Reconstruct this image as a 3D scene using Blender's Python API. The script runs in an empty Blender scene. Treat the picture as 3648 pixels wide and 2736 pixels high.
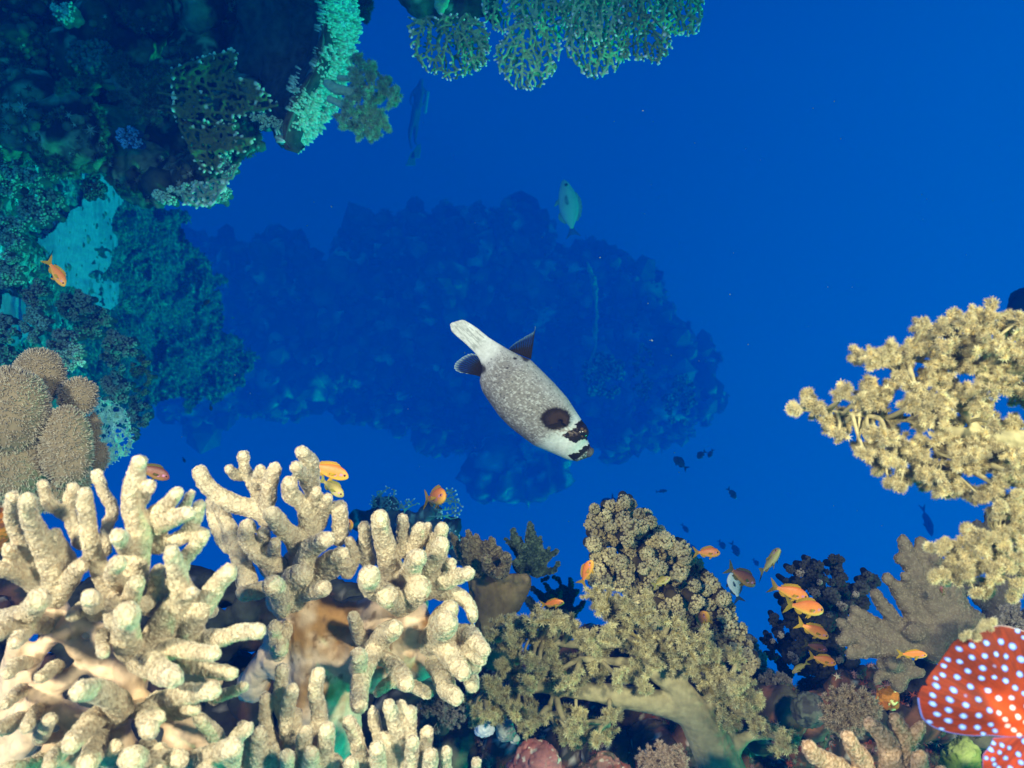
import bpy, math, random
import numpy as np
from mathutils import Vector, Matrix
R = np.random.default_rng(7)
random.seed(7)
C = bpy.context.scene.collection
SC = bpy.context.scene

# ---------------------------------------------------------------- camera, water light, lamps, exposure
FPX = 2837.0            # 28 mm lens on a 36 mm sensor, in photograph pixels
cam = bpy.data.objects.new('camera', bpy.data.cameras.new('camera'))
C.objects.link(cam); SC.camera = cam
cam.data.lens = 28.0; cam.data.sensor_width = 36.0
cam.data.clip_start = 0.02; cam.data.clip_end = 200
cam.rotation_euler = (math.radians(90), 0, 0)
cam.data.dof.use_dof = True; cam.data.dof.focus_distance = 0.95; cam.data.dof.aperture_fstop = 13.0

W = bpy.data.worlds.new('World'); SC.world = W; W.use_nodes = True
nt = W.node_tree; nt.nodes.clear()
tc = nt.nodes.new('ShaderNodeTexCoord')
dt = nt.nodes.new('ShaderNodeVectorMath'); dt.operation = 'DOT_PRODUCT'; dt.inputs[1].default_value = (0.62, -0.62, -0.42)
mr = nt.nodes.new('ShaderNodeMapRange'); mr.inputs[1].default_value = -0.94; mr.inputs[2].default_value = 1.0
rp = nt.nodes.new('ShaderNodeValToRGB')
e = rp.color_ramp.elements
e[0].position = 0.0; e[0].color = (0.0, 0.026, 0.155, 1)
e[1].position = 1.0; e[1].color = (0.03, 0.40, 0.36, 1)
for q_, c_ in ((.165, (0.0, 0.037, 0.235, 1)), (.39, (0.0, 0.122, 0.55, 1)), (.48, (0.0, 0.165, 0.67, 1)), (.64, (0.0, 0.15, 0.34, 1)), (.80, (0.01, 0.28, 0.32, 1))):
    m = e.new(q_); m.color = c_
bg = nt.nodes.new('ShaderNodeBackground'); bg.inputs[1].default_value = 1.0
ow = nt.nodes.new('ShaderNodeOutputWorld')
nt.links.new(tc.outputs['Generated'], dt.inputs[0]); nt.links.new(dt.outputs['Value'], mr.inputs[0])
nt.links.new(mr.outputs[0], rp.inputs[0]); nt.links.new(rp.outputs[0], bg.inputs[0]); nt.links.new(bg.outputs[0], ow.inputs[0])

def lamp(name, kind, loc, target, energy, color, **kw):
    l = bpy.data.lights.new(name, kind); l.energy = energy; l.color = color
    for k, v in kw.items(): setattr(l, k, v)
    o = bpy.data.objects.new(name, l); C.objects.link(o); o.location = loc
    d = Vector(target) - Vector(loc); o.rotation_euler = d.to_track_quat('-Z', 'Y').to_euler()
    return o
# daylight through the water: the surface lies to the lower right of the rolled photograph
lamp('sun', 'SUN', (4.5, 1.75, -2.5), (0, 1.6, 0.7), 4.4, (0.12, 0.84, 0.84), angle=math.radians(4))
# the photographer's two strobes
lamp('strobe', 'SPOT', (-0.42, -0.27, 0.20), (-0.20, 0.9, -0.30), 60, (1.0, 0.87, 0.67), spot_size=math.radians(88), spot_blend=0.75, shadow_soft_size=0.035)
lamp('strobe', 'SPOT', (0.42, -0.27, 0.24), (0.20, 0.9, -0.30), 60, (1.0, 0.87, 0.67), spot_size=math.radians(88), spot_blend=0.75, shadow_soft_size=0.035)

SC.view_settings.view_transform = 'Standard'; SC.view_settings.look = 'None'
SC.view_settings.exposure = 0.0; SC.view_settings.gamma = 1.0
cy = SC.cycles
cy.max_bounces = 6; cy.diffuse_bounces = 2; cy.glossy_bounces = 2; cy.transmission_bounces = 4; cy.volume_bounces = 2; cy.transparent_max_bounces = 6
cy.use_denoising = True
cy.sample_clamp_indirect = 3.0

# ---------------------------------------------------------------- helpers
def P(px, py, d):
    return np.array([(px - 1824.0) / FPX * d, d, (1368.0 - py) / FPX * d])
def crop(x0, y0, s):
    return lambda x, y: (x0 + x / s, y0 + y / s)
def hsh(ix, iy, iz, seed):
    h = (ix * 374761393 + iy * 668265263 + iz * 1274126177 + seed * 974634777) & 0xFFFFFFFF
    h = ((h ^ (h >> 13)) * 1274126177) & 0xFFFFFFFF
    h = h ^ (h >> 16)
    return (h & 0xFFFF) / 65535.0
def vnoise(p, seed=0):
    p = np.asarray(p, float); i = np.floor(p).astype(np.int64); f = p - i; f = f * f * (3 - 2 * f)
    r = 0
    for dx in (0, 1):
        for dy in (0, 1):
            for dz in (0, 1):
                w = (f[:, 0] if dx else 1 - f[:, 0]) * (f[:, 1] if dy else 1 - f[:, 1]) * (f[:, 2] if dz else 1 - f[:, 2])
                r = r + w * hsh(i[:, 0] + dx, i[:, 1] + dy, i[:, 2] + dz, seed)
    return r
def fbm(p, octv=4, seed=0):
    a = 0.5; r = 0; t = 0; p = np.asarray(p, float)
    for k in range(octv):
        r = r + a * vnoise(p, seed + k * 17); t += a; a *= 0.5; p = p * 2.03 + 11.7
    return r / t
def sstep(a, b, x):
    t = np.clip((x - a) / (b - a), 0, 1); return t * t * (3 - 2 * t)
def mix(a, b, t):
    t = np.asarray(t)[..., None]; return np.asarray(a) * (1 - t) + np.asarray(b) * t
def inpoly(x, y, poly):
    x = np.asarray(x, float); y = np.asarray(y, float); c = np.zeros(x.shape, bool); n = len(poly)
    for i in range(n):
        x1, y1 = poly[i]; x2, y2 = poly[(i + 1) % n]
        if y1 == y2: continue
        k = ((y1 > y) != (y2 > y)) & (x < (x2 - x1) * (y - y1) / (y2 - y1) + x1)
        c ^= k
    return c

MATS = {}
def material(name, rough=0.8, spec=0.25, nscale=60.0, namt=0.25, bscale=200.0, bump=0.3, sub=0.0, alpha=1.0, trans=0.0):
    m = bpy.data.materials.new(name); m.use_nodes = True; t = m.node_tree; b = t.nodes['Principled BSDF']
    at = t.nodes.new('ShaderNodeAttribute'); at.attribute_name = 'Col'
    tx = t.nodes.new('ShaderNodeTexCoord')
    no = t.nodes.new('ShaderNodeTexNoise'); no.inputs['Scale'].default_value = nscale; no.inputs['Detail'].default_value = 4
    t.links.new(tx.outputs['Object'], no.inputs['Vector'])
    mp = t.nodes.new('ShaderNodeMapRange'); mp.inputs[1].default_value = 0.3; mp.inputs[2].default_value = 0.7
    mp.inputs[3].default_value = 1 - namt; mp.inputs[4].default_value = 1 + namt
    t.links.new(no.outputs['Fac'], mp.inputs[0])
    vm = t.nodes.new('ShaderNodeVectorMath'); vm.operation = 'SCALE'
    t.links.new(at.outputs['Color'], vm.inputs[0]); t.links.new(mp.outputs[0], vm.inputs['Scale'])
    t.links.new(vm.outputs[0], b.inputs['Base Color'])
    b.inputs['Roughness'].default_value = rough; b.inputs['Specular IOR Level'].default_value = spec
    if bump > 0:
        n2 = t.nodes.new('ShaderNodeTexNoise'); n2.inputs['Scale'].default_value = bscale; n2.inputs['Detail'].default_value = 3
        t.links.new(tx.outputs['Object'], n2.inputs['Vector'])
        bp = t.nodes.new('ShaderNodeBump'); bp.inputs['Strength'].default_value = bump; bp.inputs['Distance'].default_value = 0.3 / bscale
        t.links.new(n2.outputs['Fac'], bp.inputs['Height']); t.links.new(bp.outputs[0], b.inputs['Normal'])
    if sub > 0:
        b.inputs['Subsurface Weight'].default_value = sub; b.inputs['Subsurface Radius'].default_value = (1.0, 0.6, 0.35); b.inputs['Subsurface Scale'].default_value = 0.004
    if alpha < 1: t.links.new(at.outputs['Alpha'], b.inputs['Alpha'])
    if trans > 0:
        tr = t.nodes.new('ShaderNodeBsdfTranslucent'); t.links.new(vm.outputs[0], tr.inputs[0])
        ms = t.nodes.new('ShaderNodeMixShader'); ms.inputs[0].default_value = trans
        t.links.new(b.outputs[0], ms.inputs[1]); t.links.new(tr.outputs[0], ms.inputs[2])
        t.links.new(ms.outputs[0], t.nodes['Material Output'].inputs[0])
    MATS[name] = m; return m
M_coral = material('leather_coral_skin', 0.85, 0.15, 90, 0.18, 700, 0.35)
M_polyp = material('coral_polyps', 0.8, 0.15, 120, 0.15, 400, 0.0, trans=0.42)
M_stalk = material('fleshy_stalk', 0.7, 0.2, 110, 0.22, 260, 0.55)
M_rock = material('reef_rock', 0.95, 0.1, 40, 0.45, 140, 0.8)
M_hard = material('hard_coral', 0.85, 0.2, 80, 0.25, 300, 0.6)
M_sand = material('sand', 0.95, 0.1, 30, 0.2, 250, 0.6)
M_fish = material('fish_skin', 0.45, 0.45, 300, 0.10, 900, 0.15)
M_tail = material('grouper_skin', 0.6, 0.15, 200, 0.12, 900, 0.25)
M_fin = material('fin_membrane', 0.6, 0.08, 300, 0.12, 900, 0.1, alpha=0.5)
M_puf = material('puffer_skin', 0.7, 0.12, 260, 0.14, 600, 0.35)
M_eye = material('eye', 0.25, 0.35, 60, 0.02, 60, 0.0)
M_far = material('far_reef', 0.95, 0.05, 3, 0.4, 12, 0.8)
M_suit = material('diving_suit', 0.7, 0.2, 30, 0.1, 60, 0.2)

class MB:
    def __init__(s): s.V = []; s.C = []; s.F3 = []; s.F4 = []; s.n = 0
    def add(s, V, F, col):
        V = np.asarray(V, float); col = np.asarray(col, float)
        if col.ndim == 1: col = np.tile(col, (len(V), 1))
        if col.shape[1] == 3: col = np.hstack([col, np.ones((len(col), 1))])
        s.V.append(V); s.C.append(col); F = np.asarray(F, np.int64)
        if F.size: (s.F3 if F.shape[1] == 3 else s.F4).append(F + s.n)
        s.n += len(V)
    def arrays(s):
        V = np.concatenate(s.V); Cc = np.concatenate(s.C)
        F3 = np.concatenate(s.F3) if s.F3 else np.zeros((0, 3), np.int64)
        F4 = np.concatenate(s.F4) if s.F4 else np.zeros((0, 4), np.int64)
        return V, Cc, F3, F4
    def build(s, name, mat, parent=None, smooth=True, loc=None):
        V, Cc, F3, F4 = s.arrays()
        me = bpy.data.meshes.new(name)
        L = np.array(parent.location) if parent is not None else (np.asarray(loc, float) if loc is not None else V.mean(0))
        me.vertices.add(len(V)); me.vertices.foreach_set('co', (V - L).astype(np.float32).ravel())
        nl = F3.size + F4.size; me.loops.add(nl)
        me.loops.foreach_set('vertex_index', np.concatenate([F3.ravel(), F4.ravel()]).astype(np.int32))
        me.polygons.add(len(F3) + len(F4))
        st = np.concatenate([np.arange(len(F3)) * 3, F3.size + np.arange(len(F4)) * 4]).astype(np.int32)
        me.polygons.foreach_set('loop_start', st)
        me.polygons.foreach_set('use_smooth', np.full(len(F3) + len(F4), smooth, bool))
        me.update(calc_edges=True)
        a = me.color_attributes.new('Col', 'FLOAT_COLOR', 'POINT')
        c4 = np.clip(Cc, 0, 1).astype(np.float32); a.data.foreach_set('color', c4.ravel())
        me.materials.append(mat)
        o = bpy.data.objects.new(name, me); C.objects.link(o)
        if parent is not None: o.parent = parent
        else: o.location = L
        return o
def tag(o, label=None, cat=None, group=None, kind=None):
    if label: o['label'] = label
    if cat: o['category'] = cat
    if group: o['group'] = group
    if kind: o['kind'] = kind
    return o
def thing(name, loc, label, cat, group=None):
    o = bpy.data.objects.new(name, None); o.empty_display_size = 0.01; C.objects.link(o); o.location = [float(v) for v in loc]
    return tag(o, label, cat, group)
def copy_tree(o, parent=None):
    c = o.copy(); C.objects.link(c); c.parent = parent
    for ch in list(o.children): copy_tree(ch, c)
    return c

def resample(pts, step):
    pts = np.asarray(pts, float)
    if len(pts) < 2: return pts
    out = []
    for i in range(len(pts) - 1):
        p0 = pts[max(i - 1, 0)]; p1 = pts[i]; p2 = pts[i + 1]; p3 = pts[min(i + 2, len(pts) - 1)]
        n = max(1, int(np.linalg.norm((p2 - p1)[:3]) / step))
        for k in range(n):
            t = k / n
            out.append(0.5 * ((2 * p1) + (-p0 + p2) * t + (2 * p0 - 5 * p1 + 4 * p2 - p3) * t * t + (-p0 + 3 * p1 - 3 * p2 + p3) * t ** 3))
    out.append(pts[-1]); return np.array(out)
def tube(pts4, n=10, capa=True, capb=True):
    """pts4: rows x,y,z,r -> closed tube with rounded ends"""
    p = np.asarray(pts4, float)
    if len(p) < 2: p = np.vstack([p, p + np.array([0, 0, p[0, 3] * .2, 0])])
    T = np.gradient(p[:, :3], axis=0); T /= np.linalg.norm(T, axis=1)[:, None] + 1e-12
    if capa:
        r = p[0, 3]; ex = [[*(p[0, :3] - T[0] * r * a), r * b] for a, b in ((1.0, .08), (.86, .5), (.5, .86))]
        p = np.vstack([ex, p]); T = np.vstack([[T[0]] * 3, T])
    if capb:
        r = p[-1, 3]; ex = [[*(p[-1, :3] + T[-1] * r * a), r * b] for a, b in ((.5, .86), (.86, .5), (1.0, .08))]
        p = np.vstack([p, ex]); T = np.vstack([T, [T[-1]] * 3])
    m = len(p); u = np.cross(T[0], [0.3, 0.2, 0.93]); u /= np.linalg.norm(u) + 1e-12
    a = np.arange(n) * 2 * math.pi / n; V = np.empty((m, n, 3))
    for i in range(m):
        u = u - T[i] * np.dot(u, T[i]); u /= np.linalg.norm(u) + 1e-12; w = np.cross(T[i], u)
        V[i] = p[i, :3] + p[i, 3] * (np.cos(a)[:, None] * u + np.sin(a)[:, None] * w)
    V = V.reshape(-1, 3); i = np.arange(m - 1)[:, None] * n; j = np.arange(n)[None]; k = (j + 1) % n
    F = np.stack([i + j, i + k, i + n + k, i + n + j], -1).reshape(-1, 4)
    V = np.vstack([V, p[0, :3], p[-1, :3]]); c0 = m * n; j = np.arange(n); k = (j + 1) % n
    F3 = np.vstack([np.stack([np.full(n, c0), k, j], 1), np.stack([np.full(n, c0 + 1), (m - 1) * n + j, (m - 1) * n + k], 1)])
    return V, F, F3
def add_tube(mb, pts4, col, n=10):
    V, F, F3 = tube(pts4, n); b = mb.n; mb.add(V, F, col)
    mb.F3.append(F3 + b)
def ico(sub=2):
    import bmesh
    bm = bmesh.new(); bmesh.ops.create_icosphere(bm, subdivisions=sub, radius=1.0)
    V = np.array([v.co[:] for v in bm.verts]); F = np.array([[v.index for v in f.verts] for f in bm.faces]); bm.free(); return V, F
ICO = {k: ico(k) for k in (1, 2, 3)}
def remesh(mb, voxel, smooth=4, fac=0.5):
    V, Cc, F3, F4 = mb.arrays()
    me = bpy.data.meshes.new('tmp')
    me.vertices.add(len(V)); me.vertices.foreach_set('co', V.astype(np.float32).ravel())
    me.loops.add(F3.size + F4.size); me.loops.foreach_set('vertex_index', np.concatenate([F3.ravel(), F4.ravel()]).astype(np.int32))
    me.polygons.add(len(F3) + len(F4))
    me.polygons.foreach_set('loop_start', np.concatenate([np.arange(len(F3)) * 3, F3.size + np.arange(len(F4)) * 4]).astype(np.int32))
    me.update(calc_edges=True)
    o = bpy.data.objects.new('tmp', me); C.objects.link(o)
    r = o.modifiers.new('r', 'REMESH'); r.mode = 'VOXEL'; r.voxel_size = voxel
    if smooth:
        s = o.modifiers.new('s', 'SMOOTH'); s.iterations = smooth; s.factor = fac
    dg = bpy.context.evaluated_depsgraph_get(); dg.update(); ev = o.evaluated_get(dg); m2 = ev.to_mesh()
    n = len(m2.vertices); co = np.empty(n * 3, np.float32); m2.vertices.foreach_get('co', co)
    no = np.empty(n * 3, np.float32); m2.vertices.foreach_get('normal', no)
    q = len(m2.polygons); li = np.empty(len(m2.loops), np.int32); m2.loops.foreach_get('vertex_index', li)
    F = li.reshape(-1, 4).astype(np.int64)
    ev.to_mesh_clear(); bpy.data.objects.remove(o); bpy.data.meshes.remove(me)
    return co.reshape(-1, 3).astype(float), no.reshape(-1, 3).astype(float), F
def scatter(V, F, spacing, keep=None):
    """random points on quads/tris: one per spacing^2 of area"""
    if F.shape[1] == 4: T = np.vstack([F[:, [0, 1, 2]], F[:, [0, 2, 3]]])
    else: T = F
    a, b, c = V[T[:, 0]], V[T[:, 1]], V[T[:, 2]]; n = np.cross(b - a, c - a); A = np.linalg.norm(n, axis=1) / 2
    N = int(A.sum() / spacing ** 2); i = R.choice(len(T), N, p=A / A.sum())
    u, v = R.random(N), R.random(N); k = u + v > 1; u[k] = 1 - u[k]; v[k] = 1 - v[k]
    p = a[i] + (b - a)[i] * u[:, None] + (c - a)[i] * v[:, None]; n = n[i] / (np.linalg.norm(n[i], axis=1)[:, None] + 1e-15)
    return p, n
def inst(mb, T, TF, pos, nrm, scale, colfn):
    """put template T (z up) at pos along nrm; colfn(template z/idx arr, N)->(N,k,3)"""
    N = len(pos); n = nrm / (np.linalg.norm(nrm, axis=1)[:, None] + 1e-12)
    r = R.normal(size=(N, 3)); u = r - n * (r * n).sum(1)[:, None]; u /= np.linalg.norm(u, axis=1)[:, None] + 1e-12; w = np.cross(n, u)
    s = np.broadcast_to(np.asarray(scale, float), (N,))[:, None, None]
    V = pos[:, None] + s * (T[None, :, 0:1] * u[:, None] + T[None, :, 1:2] * w[:, None] + T[None, :, 2:3] * n[:, None])
    k = len(T); F = (TF[None] + (np.arange(N) * k)[:, None, None]).reshape(-1, TF.shape[1])
    mb.add(V.reshape(-1, 3), F, colfn(N).reshape(-1, 3))
def twotone(T, base, tip, var=0.15, lo=None, hi=None):
    z = T[:, 2]; t = (z - z.min()) / (z.max() - z.min() + 1e-9)
    base = np.array(base); tip = np.array(tip)
    def f(N):
        c = base[None] * (1 - t)[:, None] + tip[None] * t[:, None]
        return c[None] * (1 + var * R.normal(size=(N, 1, 1)).clip(-2, 2))
    return f
# templates
def polyp_t(nt=6, spread=0.9, h=1.0, w=0.32, body=0.45):
    V = []; F = []
    for k in range(nt):
        a = 2 * math.pi * k / nt + 0.2; ca, sa = math.cos(a), math.sin(a); b = len(V)
        V += [(ca * .15 - sa * w * .5, sa * .15 + ca * w * .5, 0), (ca * .15 + sa * w * .5, sa * .15 - ca * w * .5, 0),
              (ca * spread * .55 + sa * w * .45, sa * spread * .55 - ca * w * .45, h * .62), (ca * spread * .55 - sa * w * .45, sa * spread * .55 + ca * w * .45, h * .62),
              (ca * spread, sa * spread, h)]
        F += [(b, b + 1, b + 2), (b, b + 2, b + 3), (b + 3, b + 2, b + 4)]
    b = len(V)
    V += [(body * math.cos(x), body * math.sin(x), -.1) for x in (0, 1.57, 3.14, 4.71)] + [(0, 0, h * .7)]
    F += [(b, b + 1, b + 4), (b + 1, b + 2, b + 4), (b + 2, b + 3, b + 4), (b + 3, b, b + 4)]
    return np.array(V, float), np.array(F)
POLYP = polyp_t(); POLYF = polyp_t(6, .95, .46, .56, .6)
def spiky_t(n=8, core=0.5, L=1.0, w=0.2, down=-0.15):
    V = [(0, 0, core), (core, 0, 0), (0, core, 0), (-core, 0, 0), (0, -core, 0), (0, 0, -core)]
    F = [(0, 1, 2), (0, 2, 3), (0, 3, 4), (0, 4, 1), (5, 2, 1), (5, 3, 2), (5, 4, 3), (5, 1, 4)]
    for k in range(n):
        z = 1 - (k + .5) / n * (1 - down); r = math.sqrt(max(0, 1 - z * z)); a = k * 2.399963
        d = np.array([r * math.cos(a), r * math.sin(a), z]); u = np.cross(d, [0.31, .2, .9]); u /= np.linalg.norm(u); v = np.cross(d, u); b = len(V)
        for q in range(3):
            V.append(d * core * .5 + w * (math.cos(q * 2.094) * u + math.sin(q * 2.094) * v))
        V.append(d * L); F += [(b, b + 1, b + 3), (b + 1, b + 2, b + 3), (b + 2, b, b + 3)]
    return np.array(V, float), np.array(F)
SPIKY = spiky_t(10, .42, 1.25, .15)
def cone_t(n=5, h=1.0, r=0.35, tip=0.22):
    V = [(r * math.cos(2 * math.pi * k / n), r * math.sin(2 * math.pi * k / n), -.1) for k in range(n)] + \
        [(tip * math.cos(2 * math.pi * k / n), tip * math.sin(2 * math.pi * k / n), h * .85) for k in range(n)] + [(0, 0, h)]
    F = []
    for k in range(n):
        j = (k + 1) % n; F += [(k, j, n + j), (k, n + j, n + k), (n + k, n + j, 2 * n)]
    return np.array(V, float), np.array(F)
STUB = cone_t(6, 1.0, .34, .27)
PEG = cone_t(5, 1.0, .20, .11)
HAIR = cone_t(3, 1.0, .16, .10)
# ---------------------------------------------------------------- finger leather corals
def parse(s, cf, sc, d, jit, back):
    out = []
    for f in s.split(';'):
        f = f.strip()
        if not f: continue
        pts = []; toks = f.split(); dz = R.uniform(-jit, jit * .6)
        if toks[0][0] == '@': dz = float(toks[0][1:]) / 1000; toks = toks[1:]
        m = len(toks)
        for i, t in enumerate(toks):
            q = [float(v) for v in t.split(',')]; px, py = cf(q[0], q[1])
            z = d + dz * (1 - i / max(1, m - 1)) + back * i / max(1, m - 1)
            pts.append([*P(px, py, z), q[2] / sc / FPX * z])
        out.append(resample(pts, pts[0][3] * .5) if m > 1 else np.array(pts + [[*(np.array(pts[0][:3]) + [0, pts[0][3] * 2, 0]), pts[0][3]]]))
    return out
def leather_fingers(root, paths, voxel, psp, psz, base, tip, skin, name='fingers', wob=0.10, relen=1.0):
    mb = MB()
    for p in paths:
        p = p.copy(); k = fbm(p[:, :3] * 90, 2, 3) - .5
        p[:, 3] *= (1 + wob * 2 * k) * .93; p[:, :3] += (np.stack([vnoise(p[:, :3] * 45 + 9 * a, a) for a in (1, 2, 3)], 1) - .5) * p[:, 3:4] * .5
        add_tube(mb, p, skin, 12)
    V, N, F = remesh(mb, voxel, 6)
    V = V + N * ((fbm(V * 260, 3, 5) - .5) * voxel * 1.6)[:, None]
    out = MB(); n = fbm(V * 60, 3, 8)
    out.add(V, F, mix(skin, np.array(skin) * .88, sstep(.4, .65, n)))
    p, nr = scatter(V, F, psp)
    nr = nr + R.normal(size=nr.shape) * .13
    size = psz * R.uniform(.65, 1.25, len(p))
    g = mix(base, tip, np.array([0.0]))[0]
    inst(out, *POLYF, p - nr * psz * .1, nr, size, twotone(POLYF[0], base, tip, .05))
    return out.build(name, M_polyp, root)
def stalk(root, strings, cf, sc, d, voxel, col, col2, name='stalk', back=.02, mat=None):
    mb = MB()
    for p in parse(strings, cf, sc, d, 0.0, back): add_tube(mb, p, col, 14)
    V, N, F = remesh(mb, voxel, 14, .6)
    n = fbm(V * 35, 4, 4); V = V + N * ((n - .5) * voxel * 3.2)[:, None] + N * ((vnoise(V * np.array([240, 240, 40]), 12) - .5) * voxel * 1.0)[:, None]
    V = V + N * ((fbm(V * 320, 2, 6) - .5) * voxel * .8)[:, None]
    cc = mix(col, col2, sstep(.42, .66, n)); cc = mix(cc, np.array(col2) * .45, sstep(.66, .74, fbm(V * 150, 3, 31)) * .7); out = MB(); out.add(V, F, cc); return out.build(name, mat or M_stalk, root)

CR4 = crop(0, 1550, 2.212); CR5 = crop(0, 2036, 2.37); CRB = crop(650, 1550, 2.011); CRC = crop(800, 2136, 2.458)
CREAM_B, CREAM_T, CREAM_S = (.84, .67, .45), (.94, .86, .67), (.84, .67, .46)
PINK1, PINK2 = (.76, .56, .39), (.56, .38, .22)

rt = thing('finger_leather_coral', P(420, 2600, .50), 'huge cream finger leather coral filling the bottom left corner, pinkish trunk in its middle', 'coral', 'cream finger leather corals')
fa = parse('''@-5 95,480,48 80,650,52 200,950,75 350,1250,90;@-25 225,500,62 240,650,72 310,830,88 400,1050,95 430,1250,105;
@20 340,390,45 390,530,50 470,590,56 560,640,60;@30 590,420,45 550,600,50 640,850,60;@-10 680,450,57 690,650,66 720,850,68 760,1000,70 850,1180,80 1000,1300,90;
@40 765,310,45 820,450,48 890,600,50 850,720,50 820,900,60;@-10 1090,215,66 1060,400,84 1060,600,86 1080,800,100 1060,1000,110 1050,1250,120;@-5 1180,400,50 1130,470,60 1080,560,60;
@-5 1400,450,50 1300,560,60 1170,680,74 1080,780,80;@30 1500,460,36 1450,560,40 1400,640,50;@-12 1490,610,60 1330,680,70 1150,780,80;@15 1570,550,45 1500,750,60 1350,840,60 1230,870,70;
@-35 930,800,66 1000,900,70;@20 1600,790,58 1530,900,58 1450,1000,60 1400,1200,70;@-15 1360,930,65 1400,1100,80 1420,1280,108 1330,1450,112 1230,1600,130;@-10 1520,1240,45 1430,1290,60;
@-28 930,1010,60 900,1120,66 1000,1250,70;@-15 1080,1150,60 1040,1280,70 1000,1400,80;@0 1810,1070,70 1680,1230,84 1560,1400,94 1520,1550,100 1480,1650,110;@-12 2035,1530,64 1850,1560,66 1700,1600,74 1550,1650,80;
@-40 720,1290,70 760,1400,75;@0 -120,1060,70 60,1060,70 170,1110,72 350,1200,90;@-30 310,1290,88 200,1400,92 0,1470,95;@-30 -60,1560,80 100,1480,80 200,1400,70;@10 440,760,40 480,900,60 560,1050,70;@15 1250,1060,55 1230,1200,60 1180,1350,70;
@10 60,900,50 120,1020,60 260,1150,70;@10 640,1020,60 560,1120,70 450,1250,80;@25 1130,1330,60 1250,1250,50 1330,1180,50;@-20 880,1480,60 900,1340,70 960,1250,60''', CR4, 2.212, .455, .02, .045)
fa += parse('''@-40 130,600,58 180,540,62 240,470,62 400,450,80;@-12 1800,690,66 1600,660,74 1400,680,90 1250,700,110;@-35 1440,890,92 1300,800,110 1150,740,120;@-20 1790,1000,78 1600,1020,84 1450,1080,90 1300,1120,95;
@-30 1270,1330,84 1235,1230,80 1330,1130,84;@-50 690,1010,84 850,1010,104 1000,1130,112 960,1250,100;@-35 610,1470,76 720,1300,92 900,1180,100;@-30 750,1640,86 790,1500,90 850,1400,90;@-30 1150,1550,108 1120,1720,110;
@-10 1500,1590,88 1300,1620,90;@-20 1950,1500,88 1750,1560,90 1450,1660,90;@-38 1080,340,104 1060,560,118 1130,700,120;@10 1950,860,60 1750,820,70 1500,800,80;@12 2050,980,40 1950,1020,46 1800,1080,50;
@0 60,1700,80 250,1650,80 420,1560,90;@10 1700,1250,60 1830,1400,70 1960,1620,70;@-10 980,1500,60 900,1620,70 860,1720,70;@-15 420,1250,55 380,1320,60 330,1400,70;@5 1350,1500,60 1400,1640,70;@0 2080,1330,60 2000,1400,66 1950,1600,70;@-15 60,860,50 120,800,56 220,760,60;@-20 40,1120,44 110,1060,50 200,1000,60;@-25 220,1330,50 260,1240,54 340,1150,60;@-20 330,900,46 400,850,52 480,800,60;@-10 620,380,50 700,300,60;@-30 880,700,44 860,620,54 900,520,60;@-20 1350,1230,50 1250,1200,60 1150,1180,70;@5 1650,1150,54 1540,1180,60 1400,1200,70;@-25 420,1640,60 480,1540,70 600,1450,80;@-25 1330,1700,70 1290,1580,76 1250,1480,80;@-30 1750,1730,70 1680,1640,80;@-15 -40,1330,60 80,1290,66 200,1250,70''', CR5, 2.37, .455, .02, .05)
leather_fingers(rt, fa, .0011, .00112, .00118, CREAM_B, CREAM_T, CREAM_S)
stalk(rt, '''600,620,60 800,720,130 950,850,150 1100,1000,130;850,500,90 900,700,120;1100,700,120 1100,900,150 1050,1150,130;560,500,80 420,560,80 300,720,90 150,950,90 -60,1150,100;
700,800,60 560,900,90 400,1000,100 150,1250,110 -50,1450,120;300,1000,90 450,1150,110 700,1250,110 950,1300,130;420,1180,90 250,1400,110 100,1600,120 0,1800,130;900,1250,130 1000,1500,150 1100,1750,180;
1150,1100,110 1500,1250,100 1750,1400,110 1850,1650,120;700,400,110 560,480,110;350,100,100 450,300,120 520,450,120;1350,700,90 1500,820,110 1800,900,90;1500,1400,120 1500,1700,160;500,1500,150 600,1750,180;150,620,90 80,900,100''', CR5, 2.37, .505, .0016, PINK1, PINK2, back=.012)

rt = thing('finger_leather_coral', P(1150, 2430, .62), 'cream finger leather coral with two tall finger fans and a smooth brown trunk', 'coral', 'cream finger leather corals')
fb = parse('''@10 130,260,58 170,360,58 260,440,64 350,490,74 460,520,70 560,560,70 640,620,80;@15 440,150,42 450,230,38 470,280,42 520,370,50 560,480,60;@10 340,245,38 390,290,36 460,290,36;@8 560,250,38 530,340,44 500,360,44;@5 660,235,50 620,370,60 590,500,60 600,620,64;
@-12 860,120,50 910,200,60 930,330,52 930,430,55;@-25 820,220,44 870,300,50 915,390,52;@-15 770,340,58 780,430,64 860,500,60 900,600,75 900,700,90 840,800,84;@-5 1040,450,40 1010,540,50 960,640,66;@-10 960,400,35 935,500,48 920,600,60;
@-30 640,560,62 700,640,70 790,720,70 820,800,80;@15 1130,520,58 1140,620,64 1120,740,60;@-5 470,660,60 460,740,64 540,830,74 620,900,80 680,960,80;@0 580,700,44 590,800,50;@-10 660,770,42 640,860,58;
@-28 1040,750,60 930,800,74 860,920,74 850,1030,70;@-15 1150,850,50 1050,900,60 930,980,62;@0 1180,920,44 1080,980,50 960,1030,60;@-45 640,1070,78 700,1170,70 720,1260,58;@5 430,1130,54 500,1120,60 600,1100,62;@-20 1010,1110,58 900,1130,64 800,1140,66;
@15 670,1380,60 690,1560,56;@40 100,1180,80 200,1260,60;@35 250,500,45 350,700,55 420,900,70 450,1050,80;@40 200,480,40 230,640,45 330,800,50;@-10 860,1000,80 780,1060,90 820,1180,100;@20 1200,760,40 1230,860,50 1180,980,60''', CRB, 2.011, .62, .02, .035)
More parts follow.
